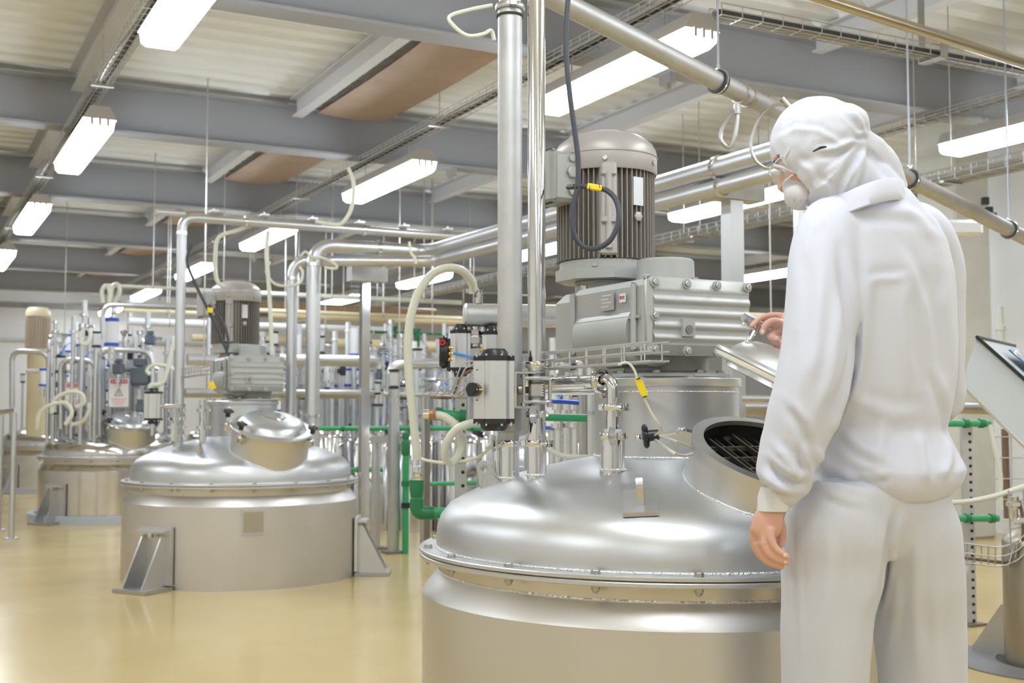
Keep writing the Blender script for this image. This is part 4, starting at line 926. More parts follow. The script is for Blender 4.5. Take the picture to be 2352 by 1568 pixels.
# tubular arches with warning boards
def arch(x0, x1, yt, yb, d, label, mid=None):
    return run([P(x0, yb, d), P(x0, yt, d), P(x1, yt+4, d), P(x1, yb, d)], pxm(6, d), 'tube_arch', STEEL, label, bendr=.12)
arch(228, 350, 802, 1000, 11.4, 'bent tube frame carrying the nearer red headed warning board')
arch(140, 222, 824, 985, 11.55, 'bent tube frame behind, carrying the farther warning board')
arch(28, 112, 806, 1000, 13.6, 'bent tube frame at the far left edge')
arch(236, 480, 700, 1000, 11.6, 'taller tube frame reaching right to the slim arched pipe')
def sign(px, py, w, h, d, label):
    c = P(px, py, d); t = thing('warning_board', P(px, py+h/2, d), label, 'sign'); W_, H_ = pxm(w, d), pxm(h, d)
    m = MB(); m.box(c, (W_, .006, H_), ax=(RT, FW, ZU)); b = m.build('board', SIGNW, t)
    f = c-FW*.0045
    m = MB()
    for s in (-1, 1): m.box(f+RT*(s*W_*.48), (W_*.02, .002, H_*.96), ax=(RT, FW, ZU)); m.box(f+ZU*(s*H_*.48), (W_*.96, .002, W_*.02), ax=(RT, FW, ZU))
    m.build('border', BLACK, b)
    m = MB(); m.box(f+ZU*H_*.36, (W_*.78, .002, H_*.13), ax=(RT, FW, ZU)); m.build('red_heading', RED, b)
    m = MB()
    for i, k in enumerate((-.3, -.18, -.06, .06, .18, .3)): m.box(f-FW*.0015+ZU*H_*.36+RT*(W_*k), (W_*.05, .002, H_*.06), ax=(RT, FW, ZU))
    m.build('heading_letters', SIGNW, b)
    m = MB(); tr = [(-W_*.2, -H_*.1), (W_*.2, -H_*.1), (0, H_*.13)]
    for i in range(3):
        a, e = tr[i], tr[(i+1) % 3]; m.tube([f+RT*a[0]+ZU*a[1], f+RT*e[0]+ZU*e[1]], W_*.018, 5)
    m.cyl(f-ZU*H_*.02, f+ZU*H_*.05, W_*.015, n=6); m.build('triangle_mark', mat('sign_grey', (.35, .33, .36), .5), b)
    m = MB()
    for i, k in enumerate((-.22, -.30, -.38)): m.box(f+ZU*H_*k, (W_*(.7-.12*i), .002, H_*.025), ax=(RT, FW, ZU))
    m.build('text_lines', mat('sign_pink', (.75, .35, .35), .5), b)
sign(273, 901, 50, 70, 11.3, 'white warning board with red heading on the third tank, the nearer one')
sign(168, 906, 40, 58, 11.5, 'white warning board with red heading farther left, partly behind a hose')
# handrail at the left edge
t = thing('handrail', Vector((P(30, 1000, 9.9).x, P(30, 1000, 9.9).y, 0)), 'polished handrail posts at the extreme left edge of the floor', 'handrail')
for px, d in ((32, 9.9), (2, 10.6)):
    p = P(px, 1000, d); top = P(px, 945, d); m = MB(); m.cyl((p.x, p.y, 0), (p.x, p.y, top.z), .022, n=16); m.cyl((p.x, p.y, 0), (p.x, p.y, .012), .06, n=20); m.build('rail_post', STEEL, t)
m = MB(); m.tube([P(-60, 952, 11.4), P(38, 942, 9.85)], .022, 14); m.build('rail', STEEL, t)
# cream motor on a cream column, far left
c = P(87, 765, 14.5); r = pxm(27, 14.5); t = thing('column_motor', Vector((c.x, c.y, 0.6)), 'cream finned motor on a thick cream column at the far left', 'motor')
m = MB(); m.cyl(c-ZU*.22, c+ZU*.2, r*.85, n=24)
for k in range(28): a = 2*math.pi*k/28; m.box(c+radial(a)*r*.9, (r*.24, .008, .36), ax=(radial(a), radial(a).cross(ZU), ZU))
m.build('motor_barrel', mat('tan_paint', (.62, .52, .42), .5), t); m = MB(); m.lathe([(r, 0), (r*1.02, .06), (r*.8, .11), (0, .12)], c+ZU*.2, ZU, 28, cap=False); m.build('fan_cowl', CREAM, t)
m = MB(); m.lathe([(r*1.1, 0), (r*1.1, .05), (r*.8, .06), (r*.8, -1.0)], c-ZU*.25, ZU, 28, cap=False); m.build('motor_column', CREAM, t)
# long headers
def hp(x0, y0, x1, y1, rp, m_, label, d0, **k):
    a = P(x0, y0, d0); dy = a.y; r_ = ray(x1, y1); # keep the run along the room's X axis
    s = (dy)/r_.y; b = CAM+r_*s; b.z = a.z; t = run([a, b], pxm(rp, d0), 'header_pipe', m_, label, **k); hung(t, a, b, pxm(rp, d0)); return t
hp(285, 712, 480, 722, 5, CREAM, 'thin cream pipe high behind the third tank', 13)
hp(295, 738, 480, 745, 9, WHITEP, 'thick white pipe behind the slim arched pipe', 13)
hp(585, 748, 900, 764, 8, WHITEP, 'thick white pipe behind the left motor', 13.5)
hp(580, 712, 1150, 742, 5, CREAM, 'long thin cream pipe behind the two risers', 13.2)
hp(240, 655, 1060, 690, 4, HOSE, 'long slim cream pipe high across the left background', 11.5)
hp(430, 668, 1060, 696, 3.5, HOSE, 'second slim cream pipe just below the first high one', 11.8)
hp(620, 722, 1120, 755, 9, BEIGE, 'thick beige insulated pipe behind the mirror post', 14)
hp(770, 790, 1120, 800, 13, BEIGE, 'thickest beige insulated pipe behind the cream hose', 13.8)
hp(440, 775, 700, 782, 8, BEIGE, 'beige pipe behind the left gearbox', 14)
hp(560, 700, 1000, 708, 10, mat('brown_lagging', (.32, .22, .13), .6), 'brown lagged pipe in the deep shade under the ceiling', 15)
hp(820, 868, 1010, 868, 3, STEEL, 'thin steel pipe at the height of the silver actuators', 11)
hp(430, 826, 505, 828, 13, STEEL, 'steel header stub left of the left gearbox', 9.0)
run([P(640, 826, 9.4), P(845, 829, 9.75), P(870, 830, 9.8), P(872, 880, 9.8)], pxm(14, 9.4), 'header_pipe', STEEL, 'thick steel header turning down right of the mirror post', bendr=.12)
run([P(898, 900, 9.6), P(898, 842, 9.6), P(935, 836, 9.65), P(1040, 834, 9.9)], pxm(12, 9.6), 'header_pipe', STEEL, 'thick steel header bending over right behind the cream hose', bendr=.12)
hp(425, 902, 860, 908, 11, DULL, 'dark steel header crossing low behind the left tank', 9.2)
hp(880, 905, 1060, 910, 5, STEEL, 'slim steel pipe between the posts and the green stub', 9.3)
hp(60, 852, 230, 856, 5, STEEL, 'thin steel pipe between the tube frames at far left', 13.9)
hp(1255, 888, 1420, 892, 10, WARMST, 'warm toned horizontal pipe between the shiny riser and elbow pipe', 4.6)
hp(1700, 915, 1850, 918, 8, STEEL, 'steel pipe right of the drum under the raised manhole lid', 5.2)
hp(1700, 936, 1850, 940, 20, DULL, 'thick dull pipe right of the drum, just above the open manhole', 5.6)
hp(1700, 725, 1840, 722, 9, CREAM, 'cream pipe behind the hand on the lid handle', 8)
# steel posts in the middle
def post(px, yt, d, w, label, m_=GALV, plate=True, rnd=False, yb=None, group=None):
    c = P(px, yt, d); t = thing('steel_post', (c.x, c.y, 0), label, 'post', group=group); m = MB()
    m.cyl((c.x, c.y, 0), c, w/2, n=16) if rnd else m.box((c.x, c.y, c.z/2), (w, w, c.z)); m.build('post_shaft', m_, t)
    if plate: m = MB(); m.box((c.x, c.y, .008), (w*2.2, w*2.2, .016)); m.build('base_plate', DARKST, t)
    return t
post(864, 1000, 9.2, pxm(20, 9.2), 'round steel post left of the pair beside the green standpipe', STEEL, rnd=True)
post(905, 860, 8.95, pxm(20, 9), 'square steel post with dark base plate beside the green standpipe', STEEL)
post(982, 950, 9.6, pxm(10, 9.6), 'thin dark post right of the green elbow pipe', DARKST)
post(1145, 900, 6.5, pxm(14, 6.5), 'dark steel post behind the big silver actuator', DULL)
post(1010, 780, 12, pxm(14, 12), 'distant steel post behind the cream hose', STEEL)
post(1070, 800, 12.5, pxm(12, 12), 'distant steel post left of the galvanised pipe', STEEL)
post(755, 800, 12.5, pxm(10, 12.5), 'distant steel post right of the two risers', STEEL)
m = MB(); p = P(885, 1008, 9.1); m.box(p, (pxm(64, 9.1), .10, .05), ax=(RT, FW, ZU)); solo(m, 'cross_rail', DULL, 'flat steel rail joining the two posts beside the green standpipe', 'rail')
c = P(932, 1040, 8.9); t = thing('green_standpipe', (c.x, c.y, 0), 'vertical green plastic pipe with joints standing beside the square steel post', 'pipe')
m = MB(); m.cyl((c.x, c.y, 0), c, pxm(7.5, 9), n=18); m.build('green_pipe', GREEN, t)
m = MB(); m.lathe([(pxm(7.5, 9), 0), (pxm(10, 9), .015), (pxm(10, 9), .10), (pxm(7, 9), .12), (pxm(9, 9), .14), (pxm(8, 9), .17), (0, .175)], c-ZU*.02, ZU, 18, cap=False); m.build('green_valve', GREEND, t)
for yy in (1110, 1160): q = P(932, yy, 8.9); m = MB(); m.cyl(q-ZU*.02, q+ZU*.02, pxm(10.5, 9), n=18); m.build('green_coupling', GREEND if yy < 1150 else BLACK, t)
# ---- valve blocks: generic clutter, each one an object
rnd = random.Random(11)
def valve_unit(px, py, h, d, kind, label, group):
    c = P(px, py, d); t = thing('line_valve', c-ZU*pxm(h, d), label, 'valve', group=group); w = pxm(h*.42, d); H_ = pxm(h, d)
    m = MB()
    if kind == 'blue':
        m.cyl(c-ZU*H_*.32, c+ZU*H_*.38, w*.5, n=14); m.build('valve_body', WHITEP, t)
        m = MB(); m.cyl(c+ZU*H_*.38, c+ZU*H_*.5, w*.52, n=14); m.cyl(c-ZU*H_*.42, c-ZU*H_*.32, w*.58, n=14); m.build('blue_cap', BLUE, t)
    elif kind == 'grey':
        m.box(c+ZU*H_*.05, (w, w, H_*.7), ax=(RT, FW, ZU), bev=w*.15); m.build('valve_body', ALU, t)
        m = MB(); m.box(c+ZU*H_*.44, (w*1.04, w*1.04, H_*.08), ax=(RT, FW, ZU)); m.box(c-ZU*H_*.34, (w*1.04, w*1.04, H_*.08), ax=(RT, FW, ZU)); m.build('black_cap', BLACK, t)
    else:
        m.box(c, (w*1.3, w, H_*.6), ax=(RT, FW, ZU), bev=w*.2); m.cyl(c+ZU*H_*.3, c+ZU*H_*.5, w*.5, n=12); m.build('valve_body', mat('slate_paint', (.12, .15, .19), .45), t)
    m = MB(); m.cyl(c-ZU*H_*.42, c-ZU*H_*1.0, w*.22, n=10); m.cyl(c-ZU*H_*.62, c-ZU*H_*.68, w*.42, n=12); m.cyl(c-ZU*H_*.85, c-ZU*H_*.9, w*.42, n=12); m.build('valve_tube', POL, t)
for i in range(7): valve_unit(742+i*19, 868, 44, 11.5, 'blue', 'small white valve with blue foot in the row right of the risers', 'row of blue footed valves')
for (px, py, h, d, k, lb) in ((257, 765, 70, 10.9, 'blue', 'large white valve with blue ends high above the third tank'), (155, 790, 46, 12.6, 'blue', 'white valve with blue ends near the farther warning board'), (188, 870, 52, 12.4, 'blue', 'white valve with blue ends behind the farther warning board'),
    (345, 780, 40, 12, 'dark', 'dark slate box valve left of the slim arched pipe'), (322, 862, 76, 11.4, 'dark', 'big dark slate motor beside the nearer warning board'), (272, 846, 44, 11.2, 'dark', 'dark slate cap just above the nearer warning board'),
    (322, 935, 36, 11.2, 'dark', 'dark slate box right of the nearer warning board'), (905, 873, 52, 8.8, 'grey', 'silver actuator on top of the square steel post'), (868, 893, 34, 9, 'grey', 'small white box actuator beside the square steel post'), (870, 862, 30, 9.1, 'dark', 'small dark solenoid block left of the post top actuator'),
    (100, 868, 44, 13, 'blue', 'white valve with blue ends at far left beside the cream column'), (1280, 885, 30, 6, 'grey', 'small grey valve behind the shiny riser'), (1320, 900, 30, 7, 'grey', 'small grey valve behind the thin elbow pipe')):
    valve_unit(px, py, h, d, k, lb, 'line valves in the background')
# scattered small polished fittings on their own stems rising from the floor (groups)
def scatter(n, x0, x1, y0, y1, d0, d1, name, label, group, fn, cat):
    for i in range(n):
        px, py, d = rnd.uniform(x0, x1), rnd.uniform(y0, y1), rnd.uniform(d0, d1); p = P(px, py, d); global STEM_Z
        STEM_Z = 0.
        if x0 < 100:                          # stand on one of the two far left tank lids
            c = rnd.choice((Vector((2.0, 12.45, 0)), Vector((2.0, 12.45, 0)), Vector((1.98, 17.1, 0)))); a = rnd.uniform(0, 6.28); q = rnd.uniform(.12, .66)
            p = Vector((c.x+q*math.cos(a), c.y+q*math.sin(a), rnd.uniform(.98, 1.85))); STEM_Z = dome_z(q)-.04
        if p.z < .5: continue
        t = thing(name, (p.x, p.y, STEM_Z), label, cat, group=group); s = rnd.uniform(.85, 1.3); a = rnd.choice((0, 1.57, 3.14, .5))
        fn(t, p, s, Vector((math.cos(a), math.sin(a), 0)))
def stem(t, p, top, r=.016): m = MB(); m.cyl((p.x, p.y, STEM_Z), p+ZU*top, r, n=10); m.build('tube', STEEL, t)
def f_clamp(t, p, s, u):
    stem(t, p, .10*s, .02*s); m = MB(); m.cyl(p-ZU*.012, p+ZU*.012, .038*s, n=14); m.box(p+u*.04*s, (.03, .015, .02)); m.build('clamp_ring', POL, t)
    m = MB(); m.cyl(p+ZU*.085*s, p+ZU*.12*s, .032*s, n=14); m.build('end_ferrule', POL, t)
def f_elbow(t, p, s, u):
    stem(t, p, -.10, .02*s); m = MB(); m.tube(bend([p-ZU*.12, p+ZU*.05, p+ZU*.05+u*.18*s], .06, 5), .02*s, 10); m.build('elbow_tube', POL, t); m = MB(); m.cyl(p-ZU*.06, p-ZU*.04, .036*s, n=12); m.build('clamp_ring', POL, t)
def f_act(t, p, s, u):
    stem(t, p, -.05, .018*s); m = MB(); m.box(p, (.065*s, .075*s, .11*s), bev=.008); m.build('body', ALU, t)
    for q in (-1, 1): m = MB(); m.box(p+ZU*(q*.061*s), (.069*s, .079*s, .014)); m.build('black_cap', BLACK, t)
def f_dark(t, p, s, u):
    stem(t, p, -.03, .014*s); m = MB(); m.cyl(p-ZU*.04, p+ZU*.04, .03*s, n=12); m.box(p+u*.03, (.05*s, .05*s, .05*s), bev=.006); m.build('body', BLACK, t); m = MB(); m.cyl(p+ZU*.04, p+ZU*.062, .022*s, n=10); m.build('cap', BLUE, t)
def f_blue(t, p, s, u):
    stem(t, p, 0, .012); m = MB(); m.tube(catmull([p, p+u*.05+ZU*.06, p+u*.12+ZU*.03, p+u*.17-ZU*.08, p+u*.22-ZU*.12], 4), .006, 6); m.build('air_tube', BLUET, t)
def f_vert(t, p, s, u):
    stem(t, p, .35, .022*s)
    for q in (-.1, .2): m = MB(); m.cyl(p+ZU*(q-.01), p+ZU*(q+.012), .04*s, n=12); m.build('clamp_ring', POL, t)
def f_white(t, p, s, u):
    stem(t, p, -.1, .018*s); m = MB(); m.cyl(p-ZU*.10*s, p+ZU*.09*s, .035*s, n=14); m.build('body', WHITEP, t); m = MB(); m.cyl(p-ZU*.12*s, p-ZU*.10*s, .038*s, n=14); m.build('blue_ring', BLUE, t)
Z_ = [(60, 420, 735, 985, 11, 14.5, 'on the two far left tanks', 1.), (590, 1130, 760, 1000, 10.5, 13.5, 'right of the left motor', 1.9), (1255, 1380, 840, 1020, 5.8, 9, 'behind the tank nozzles', .3)]
for (x0, x1, y0, y1, d0, d1, w, k) in Z_:
    scatter(int(24*k), x0, x1, y0, y1, d0, d1, 'pipe_fitting', 'small polished pipe fitting with a clamp ring, '+w, 'polished fittings '+w, f_clamp, 'fitting')
    scatter(int(16*k), x0, x1, y0, y1, d0, d1, 'elbow_fitting', 'small polished elbow fitting, '+w, 'elbow fittings '+w, f_elbow, 'fitting')
    scatter(int(16*k), x0, x1, y0+10, y1-20, d0, d1, 'small_actuator', 'small silver actuator with black caps, '+w, 'small actuators '+w, f_act, 'actuator')
    scatter(int(12*k), x0, x1, y0+40, y1, d0, d1, 'solenoid_valve', 'tiny black valve head with blue cap, '+w, 'black valve heads '+w, f_dark, 'valve')
    scatter(int(12*k), x0, x1, y0+60, y1-40, d0, d1, 'air_tube', 'short curl of blue air tube on a thin stem, '+w, 'blue air tubes '+w, f_blue, 'tube')
    scatter(int(14*k), x0, x1, y0+40, y1-40, d0, d1, 'vertical_pipe', 'upright steel pipe with clamp rings, '+w, 'vertical pipes '+w, f_vert, 'pipe')
    scatter(int(14*k), x0, x1, y0+20, y1-60, d0, d1, 'capsule_valve', 'small white capsule valve with blue ring, '+w, 'white capsule valves '+w, f_white, 'valve')
def vessel(px, py, d, label, group):
    p = P(px, py, d); t = thing('small_vessel', (p.x, p.y, 0), label, 'vessel', group=group)
    m = MB(); m.lathe([(.17, -p.z), (.17, 0), (.15, .05), (.1, .075), (0, .085)], p, ZU, 28, cap=False); m.build('shell', POL, t); m = MB(); m.torus(p, ZU, .172, .01, 28, 6); m.build('rim', POL, t)
for k in range(8): vessel(750+k*52, 1002+(k*7) % 15, 10.6+(k % 2)*.9, 'small shiny domed vessel low between the left tank and the green elbow', 'small vessels in the distance')
for k in range(3): vessel(1268+k*44, 1012, 7.2+(k % 2)*.5, 'small shiny domed vessel glimpsed behind the tank nozzles', 'small vessels behind the nozzles')
for i, pp in enumerate(([(85, 985), (90, 950), (115, 930), (150, 925), (165, 948), (150, 975)], [(118, 950), (125, 918), (160, 900), (188, 905), (192, 925), (175, 935)], [(165, 975), (190, 968), (205, 940), (203, 925)], [(365, 930), (352, 905), (345, 885), (372, 880), (385, 850), (395, 800), (410, 770), (420, 765)],
    [(236, 695), (234, 668), (245, 655), (252, 672), (250, 695)], [(252, 695), (258, 660), (270, 652), (275, 672), (262, 695)], [(185, 760), (186, 785), (200, 790), (208, 770), (205, 755)], [(345, 860), (338, 850), (355, 838), (390, 842), (400, 850)])):
    m = MB(); m.tube(catmull([P(x, y, 10.3+(i % 3)*.3) for x, y in pp], 5), pxm(5, 10.3), 8)
    solo(m, 'looped_hose', HOSE, ['cream hose loop low beside the farther warning board', 'cream hose crossing in front of the farther warning board', 'cream hose right below the farther warning board', 'cream hose arching left of the slim arched pipe', 'tall cream hose loop on top of the pipe frame, left one', 'tall cream hose loop on top of the pipe frame, right one', 'small cream hose loop beside the big blue ended valve', 'thin cream hose around the slim arched pipe'][i], 'hose')
# fill walls: tall insulated vertical lines and pale tanks deep inside
for i, (px, yt, d, w, m_) in enumerate(((300, 690, 13.9, 14, STEEL), (262, 700, 13.9, 13, STEEL), (208, 730, 14, 14, STEEL), (510, 770, 12, 10, WHITEP), (880, 770, 12.6, 10, STEEL), (800, 740, 13, 12, WHITEP), (970, 790, 12, 12, WHITEP), (1035, 790, 13, 14, STEEL), (770, 760, 13, 12, WHITEP))):
    c = P(px, yt, d); m = MB(); m.cyl((c.x, c.y, 0), c, pxm(w/2, d), n=14); m.torus(c-ZU*.1, ZU, pxm(w/2, d), .012, 14, 6)
    solo(m, 'vertical_line', m_, 'upright '+('white' if m_ is WHITEP else 'steel')+' process line in the background, '+['left of the slim arched pipe', 'behind the big blue ended valve', 'left of the tall tube frame', 'behind the left motor', 'right of the mirror post', 'left of the mirror post', 'behind the cream hose', 'right of the cream hose', 'nearest the risers'][i], 'pipe')
for i in range(3):
    p = [P(904, 770, 13), P(935, 772, 13), P(958, 775, 13)][i]; m = MB(); m.cyl(p-ZU*.09, p+ZU*.09, .03, n=12); m.cyl(p+ZU*.07, p+ZU*.1, .045, n=12); m.cyl(p-ZU*.1, p-ZU*.07, .045, n=12); solo(m, 'green_valve', GREEND, 'dark green valve hanging on the beige pipe behind the cream hose', 'valve', 'green valves on the beige pipe')
hp(860, 762, 1120, 768, 3, GREEND, 'dark green thin pipe above the thick beige pipe', 13)
# ---------------------------------------------------------------- right edge: console, struts, second tank row
d = 3.9
t = thing('control_console', P(2345, 1200, d), 'light grey sloped control console with black edge at the right border', 'control desk')
# side outline in the picture plane, extruded away along the facing direction
def Q(x, y, dd=d): return P(x, y, dd)
back = [(2244, 774), (2219, 850), (2219, 893), (2420, 1092), (2420, 930)]
ax_e = (RT*.55+FW*.83).normalized()          # the console's width direction runs away to the right
pts = [Q(x, y) for x, y in back]
m = MB(); n = len(pts); o2 = [p+ax_e*.62+FW*0 for p in pts]
# body: left/back sheet plus thickness
m.add(pts+o2, [tuple(range(n)), tuple(range(2*n-1, n-1, -1))]+[(i, (i+1) % n, n+(i+1) % n, n+i) for i in range(n)]); m.build('console_body', CONS, t, 25)
m = MB(); a, b = Q(2244, 774, d-.01), Q(2420, 930, d-.01); m.tube([a, b], .006, 6); m.tube([a, a+ax_e*.62], .006, 6); m.build('black_edge', BLACK, t)
m = MB(); a, b, c2, e2 = Q(2219, 850, d-.004), Q(2219, 893, d-.004), Q(2420, 1092, d-.004), Q(2420, 1075, d-.004); m.tube([b, c2], .006, 6); m.build('bottom_edge', ALU, t)
f0, f1 = Q(2290, 800, d), Q(2390, 885, d); up_ = (f0-f1).normalized(); nn = up_.cross(ax_e).normalized(); 
if nn.z < 0: nn = -nn
m = MB(); c = Q(2340, 838, d)+ax_e*.3+nn*.004; m.box(c, (.34, .16, .006), ax=(ax_e, up_, nn)); s_ = m.build('screen', SCREEN, t)
c = Q(2322, 815, d)+ax_e*.07+nn*.004; m = MB(); m.cyl(c, c+nn*.012, .012, n=16); m.build('push_button', WHITEP, t)
m = MB(); p = Q(2360, 1060); m.box((p.x+.30, p.y-.02, p.z/2), (.06, .06, p.z)); m.build('pedestal', DULL, t)
strut(P(2221, 965, 5.95), Vector((P(2221, 965, 5.95).x, P(2221, 965, 5.95).y, 0)), pxm(24, 5.95), 'galvanised slotted strut right of the worker, behind his trousers', hole=.04)
m = MB(); p = P(2225, 1424, 5.95); m.box((p.x, p.y, .006), (.12, .12, .012)); solo(m, 'floor_plate', DARKST, 'small dark floor plate under the slotted strut right of the worker', 'plate')
green_run(P(2150, 1190, 5.8), P(2292, 1190, 5.9), pxm(8, 5.85), 'green pipe with metal union right of the worker at thigh height', (.5, .9))
green_run(P(2150, 972, 5.8), P(2272, 972, 5.9), pxm(8, 5.85), 'green pipe with metal union right of the worker at waist height', (.55, .85))
run([P(2150, 935, 6.3), P(2300, 940, 6.5)], pxm(13, 6.3), 'header_pipe', DULL, 'thick dark pipe right of the worker, just above the waist height green pipe')
m = MB(); m.tube(catmull([P(2275, 975, 5.7), P(2285, 1030, 5.7), P(2298, 1090, 5.7), P(2298, 1140, 5.7), P(2300, 1170, 5.7)], 5), pxm(5, 5.7), 10); solo(m, 'pale_hose', HOSE, 'pale upright hose below the console', 'hose')
m = MB(); m.tube(catmull([P(2140, 1155, 5.2), P(2215, 1152, 5.2), P(2280, 1140, 5.2), P(2335, 1122, 5.2), P(2400, 1100, 5.2)], 5), pxm(6, 5.2), 10); solo(m, 'pale_hose', HOSE, 'pale hose sagging from the worker to the right border', 'hose')
# ladder like upright tray
t = thing('ladder_tray', Vector((P(2320, 1000, 6.8).x, P(2320, 1000, 6.8).y, .45)), 'upright wire ladder tray against the white wall below the console', 'cable tray')
m = MB()
for px in (2282, 2322, 2360): m.tube([P(px, 985, 6.8), P(px+4, 1200, 6.8)], .005, 6)
for k in range(5): m.tube([P(2278, 1003+k*48, 6.8), P(2365, 1003+k*48, 6.8)], .004, 6)
m.build('wires', GALV, t); m = MB(); m.tube([P(2308, 985, 6.84), P(2314, 1190, 6.84)], .02, 8); m.build('brown_cables', mat('brown_cable', (.2, .12, .08), .5), t)
# wire basket
m = MB()
for dy in (0, 22, 44):
    m.tube(bend([P(2180, 1243+dy, 5.0), P(2300, 1258+dy, 5.0), P(2345, 1240+dy, 4.95), P(2390, 1180+dy, 4.9)], .05, 4), .0035, 6)
for k in range(9): m.tube([P(2190+k*16, 1244+k*2, 5.0), P(2190+k*16, 1288+k*2, 5.02)], .003, 5)
for k in range(4): m.tube([P(2330+k*10, 1250-k*10, 4.97), P(2318+k*14, 1292-k*12, 4.97)], .003, 5); m.tube([P(2318, 1130+k*28, 4.97), P(2352, 1126+k*28, 4.97)], .003, 5)
m.tube([P(2316, 1125, 4.97), P(2322, 1260, 4.97)], .0035, 5); m.tube([P(2350, 1125, 4.95), P(2358, 1240, 4.95)], .0035, 5)
solo(m, 'wire_basket', GALV, 'wire basket tray bending up at the lower right border', 'cable tray')
m = MB(); m.tube(catmull([P(2185, 1276, 5.02), P(2260, 1286, 5.02), P(2320, 1290, 5.02), P(2345, 1262, 4.97), P(2350, 1200, 4.95), P(2342, 1150, 4.95)], 5), .007, 8); solo(m, 'brown_cable', mat('brown_cable', (.2, .12, .08), .5), 'brown cable lying in the wire basket at the lower right border', 'cable')
# small vessel with floor ring
dv_ = 5.05; c = P(2428, 1500, dv_); c.z = 0
t = thing('side_vessel', c, 'narrow dull steel vessel standing in a round floor plate at the right border', 'tank')
m = MB(); m.lathe([(.205, -.0), (.205, .50), (.20, .515), (.18, .53), (.13, .57), (.12, .60), (0, .60)], c, n=48, cap=False); m.build('vessel_shell', mat('brown_steel', (.42, .37, .29), .35, 1, var=.15), t)
m = MB(); m.lathe([(.24, .006), (.42, .006), (.42, .0), (.24, 0)], c, n=64, cap=False); m.build('floor_ring', mat('ring_plate', (.30, .30, .31), .5, .8, var=.3), t)
m = MB(); m.lathe([(.205, .004), (.24, .004), (.24, .001)], c, n=64, cap=False); m.build('gap_shadow_ring', BLACK, t)  # black ring stands in for the shade in the open gap around the shell
r_ = (-RT*.6+FW*.8).normalized(); tn = r_.cross(ZU); m = MB(); m.prism([(0, 0), (.16, 0), (.16, .02), (.02, .22), (0, .22)], c+r_*.20, r_, ZU, .10); m.build('support_foot', DULL, t)
m = MB(); q = P(2328, 1168, 4.95); m.cyl(q, q+ZU*.05, .022, n=14); m.hexn(q+ZU*.01, ZU, .032, .02); m.tube(bend([q, q-ZU*.05, q-ZU*.05+RT*.06], .02, 4), .016, 10); m.build('top_fitting', POL, t)
m = MB(); q = P(2298, 760, 6.8); m.lathe([(.025, -.14), (.025, .0), (.03, .005), (.03, .03), (.022, .035), (.018, .14), (0, .145)], q, ZU, 14, cap=False); solo(m, 'pale_nozzle', mat('pale_nozzle', (.6, .62, .56), .5), 'pale upright nozzle above the console edge against the white wall', 'nozzle')
m = MB(); q = P(2205, 525, 7.5); m.box(q, (.26, .12, .10), ax=(RT, FW, ZU), bev=.02); solo(m, 'emergency_lamp', WHITEP, 'small unlit white lamp box right of the worker shoulder', 'lamp')
m = MB(); q = P(2263, 470, 9.75)
for k, h_ in enumerate((.03, -.05, -.1)): m.box(q+ZU*h_+RT*.03*k, (.05, .05, .06), ax=(RT, FW, ZU))
solo(m, 'cable_connector', BLACK, 'black cable connector hanging on the concrete column', 'connector')
m = MB(); q = P(1762, 455, 5.3)
post(1838, 430, 6.4, pxm(34, 6.4), 'round steel column just left of the worker behind his mask', STEEL, rnd=True, plate=True)
# ---------------------------------------------------------------- the worker
SKIN = mat('skin', (.70, .40, .30), .45, sub=.12, var=.06, vscale=14)
CLOTH = mat('white_cotton', (.645, .66, .745), .85, bump=.05, bscale=180, var=.015, vscale=5, sheen=.15)
TROU = mat('white_trouser_cotton', (.62, .63, .68), .85, bump=.06, bscale=200, var=.02, vscale=4, sheen=.15)
HOODM = mat('white_hood_cotton', (.63, .645, .715), .8, bump=.05, bscale=160, sheen=.15)
CUFFM = mat('ribbed_cuff', (.72, .73, .73), .9, bump=.3, bscale=120, stretch=(1, 1, .05))
MASKM = mat('white_mask', (.74, .75, .79), .8)
NAIL = mat('nail', (.85, .62, .55), .3)
P0 = L(.85, 2.75, 0)
person = thing('person', P0, 'person in white hooded work suit and mask, back turned, one hand on the raised lid', 'person')
SA = (-RT*.77-FW*.64).normalized(); FA = (-RT*.64+FW*.77).normalized()      # his left, his front
def loft(secs, n=28, ax=None):                 # secs: (center, a, b, X, Y)
    m = MB(); vs = []; fs = []
    for (c, a, b, X, Y) in secs:
        for k in range(n): t = 2*math.pi*k/n; vs.append(c+X*(a*math.cos(t))+Y*(b*math.sin(t)))
    N = len(secs)
    for i in range(N-1):
        for k in range(n): j = (k+1) % n; fs.append((i*n+k, i*n+j, (i+1)*n+j, (i+1)*n+k))
    fs.append(tuple(range(n-1, -1, -1))); fs.append(tuple((N-1)*n+k for k in range(n)))
    return vs, fs
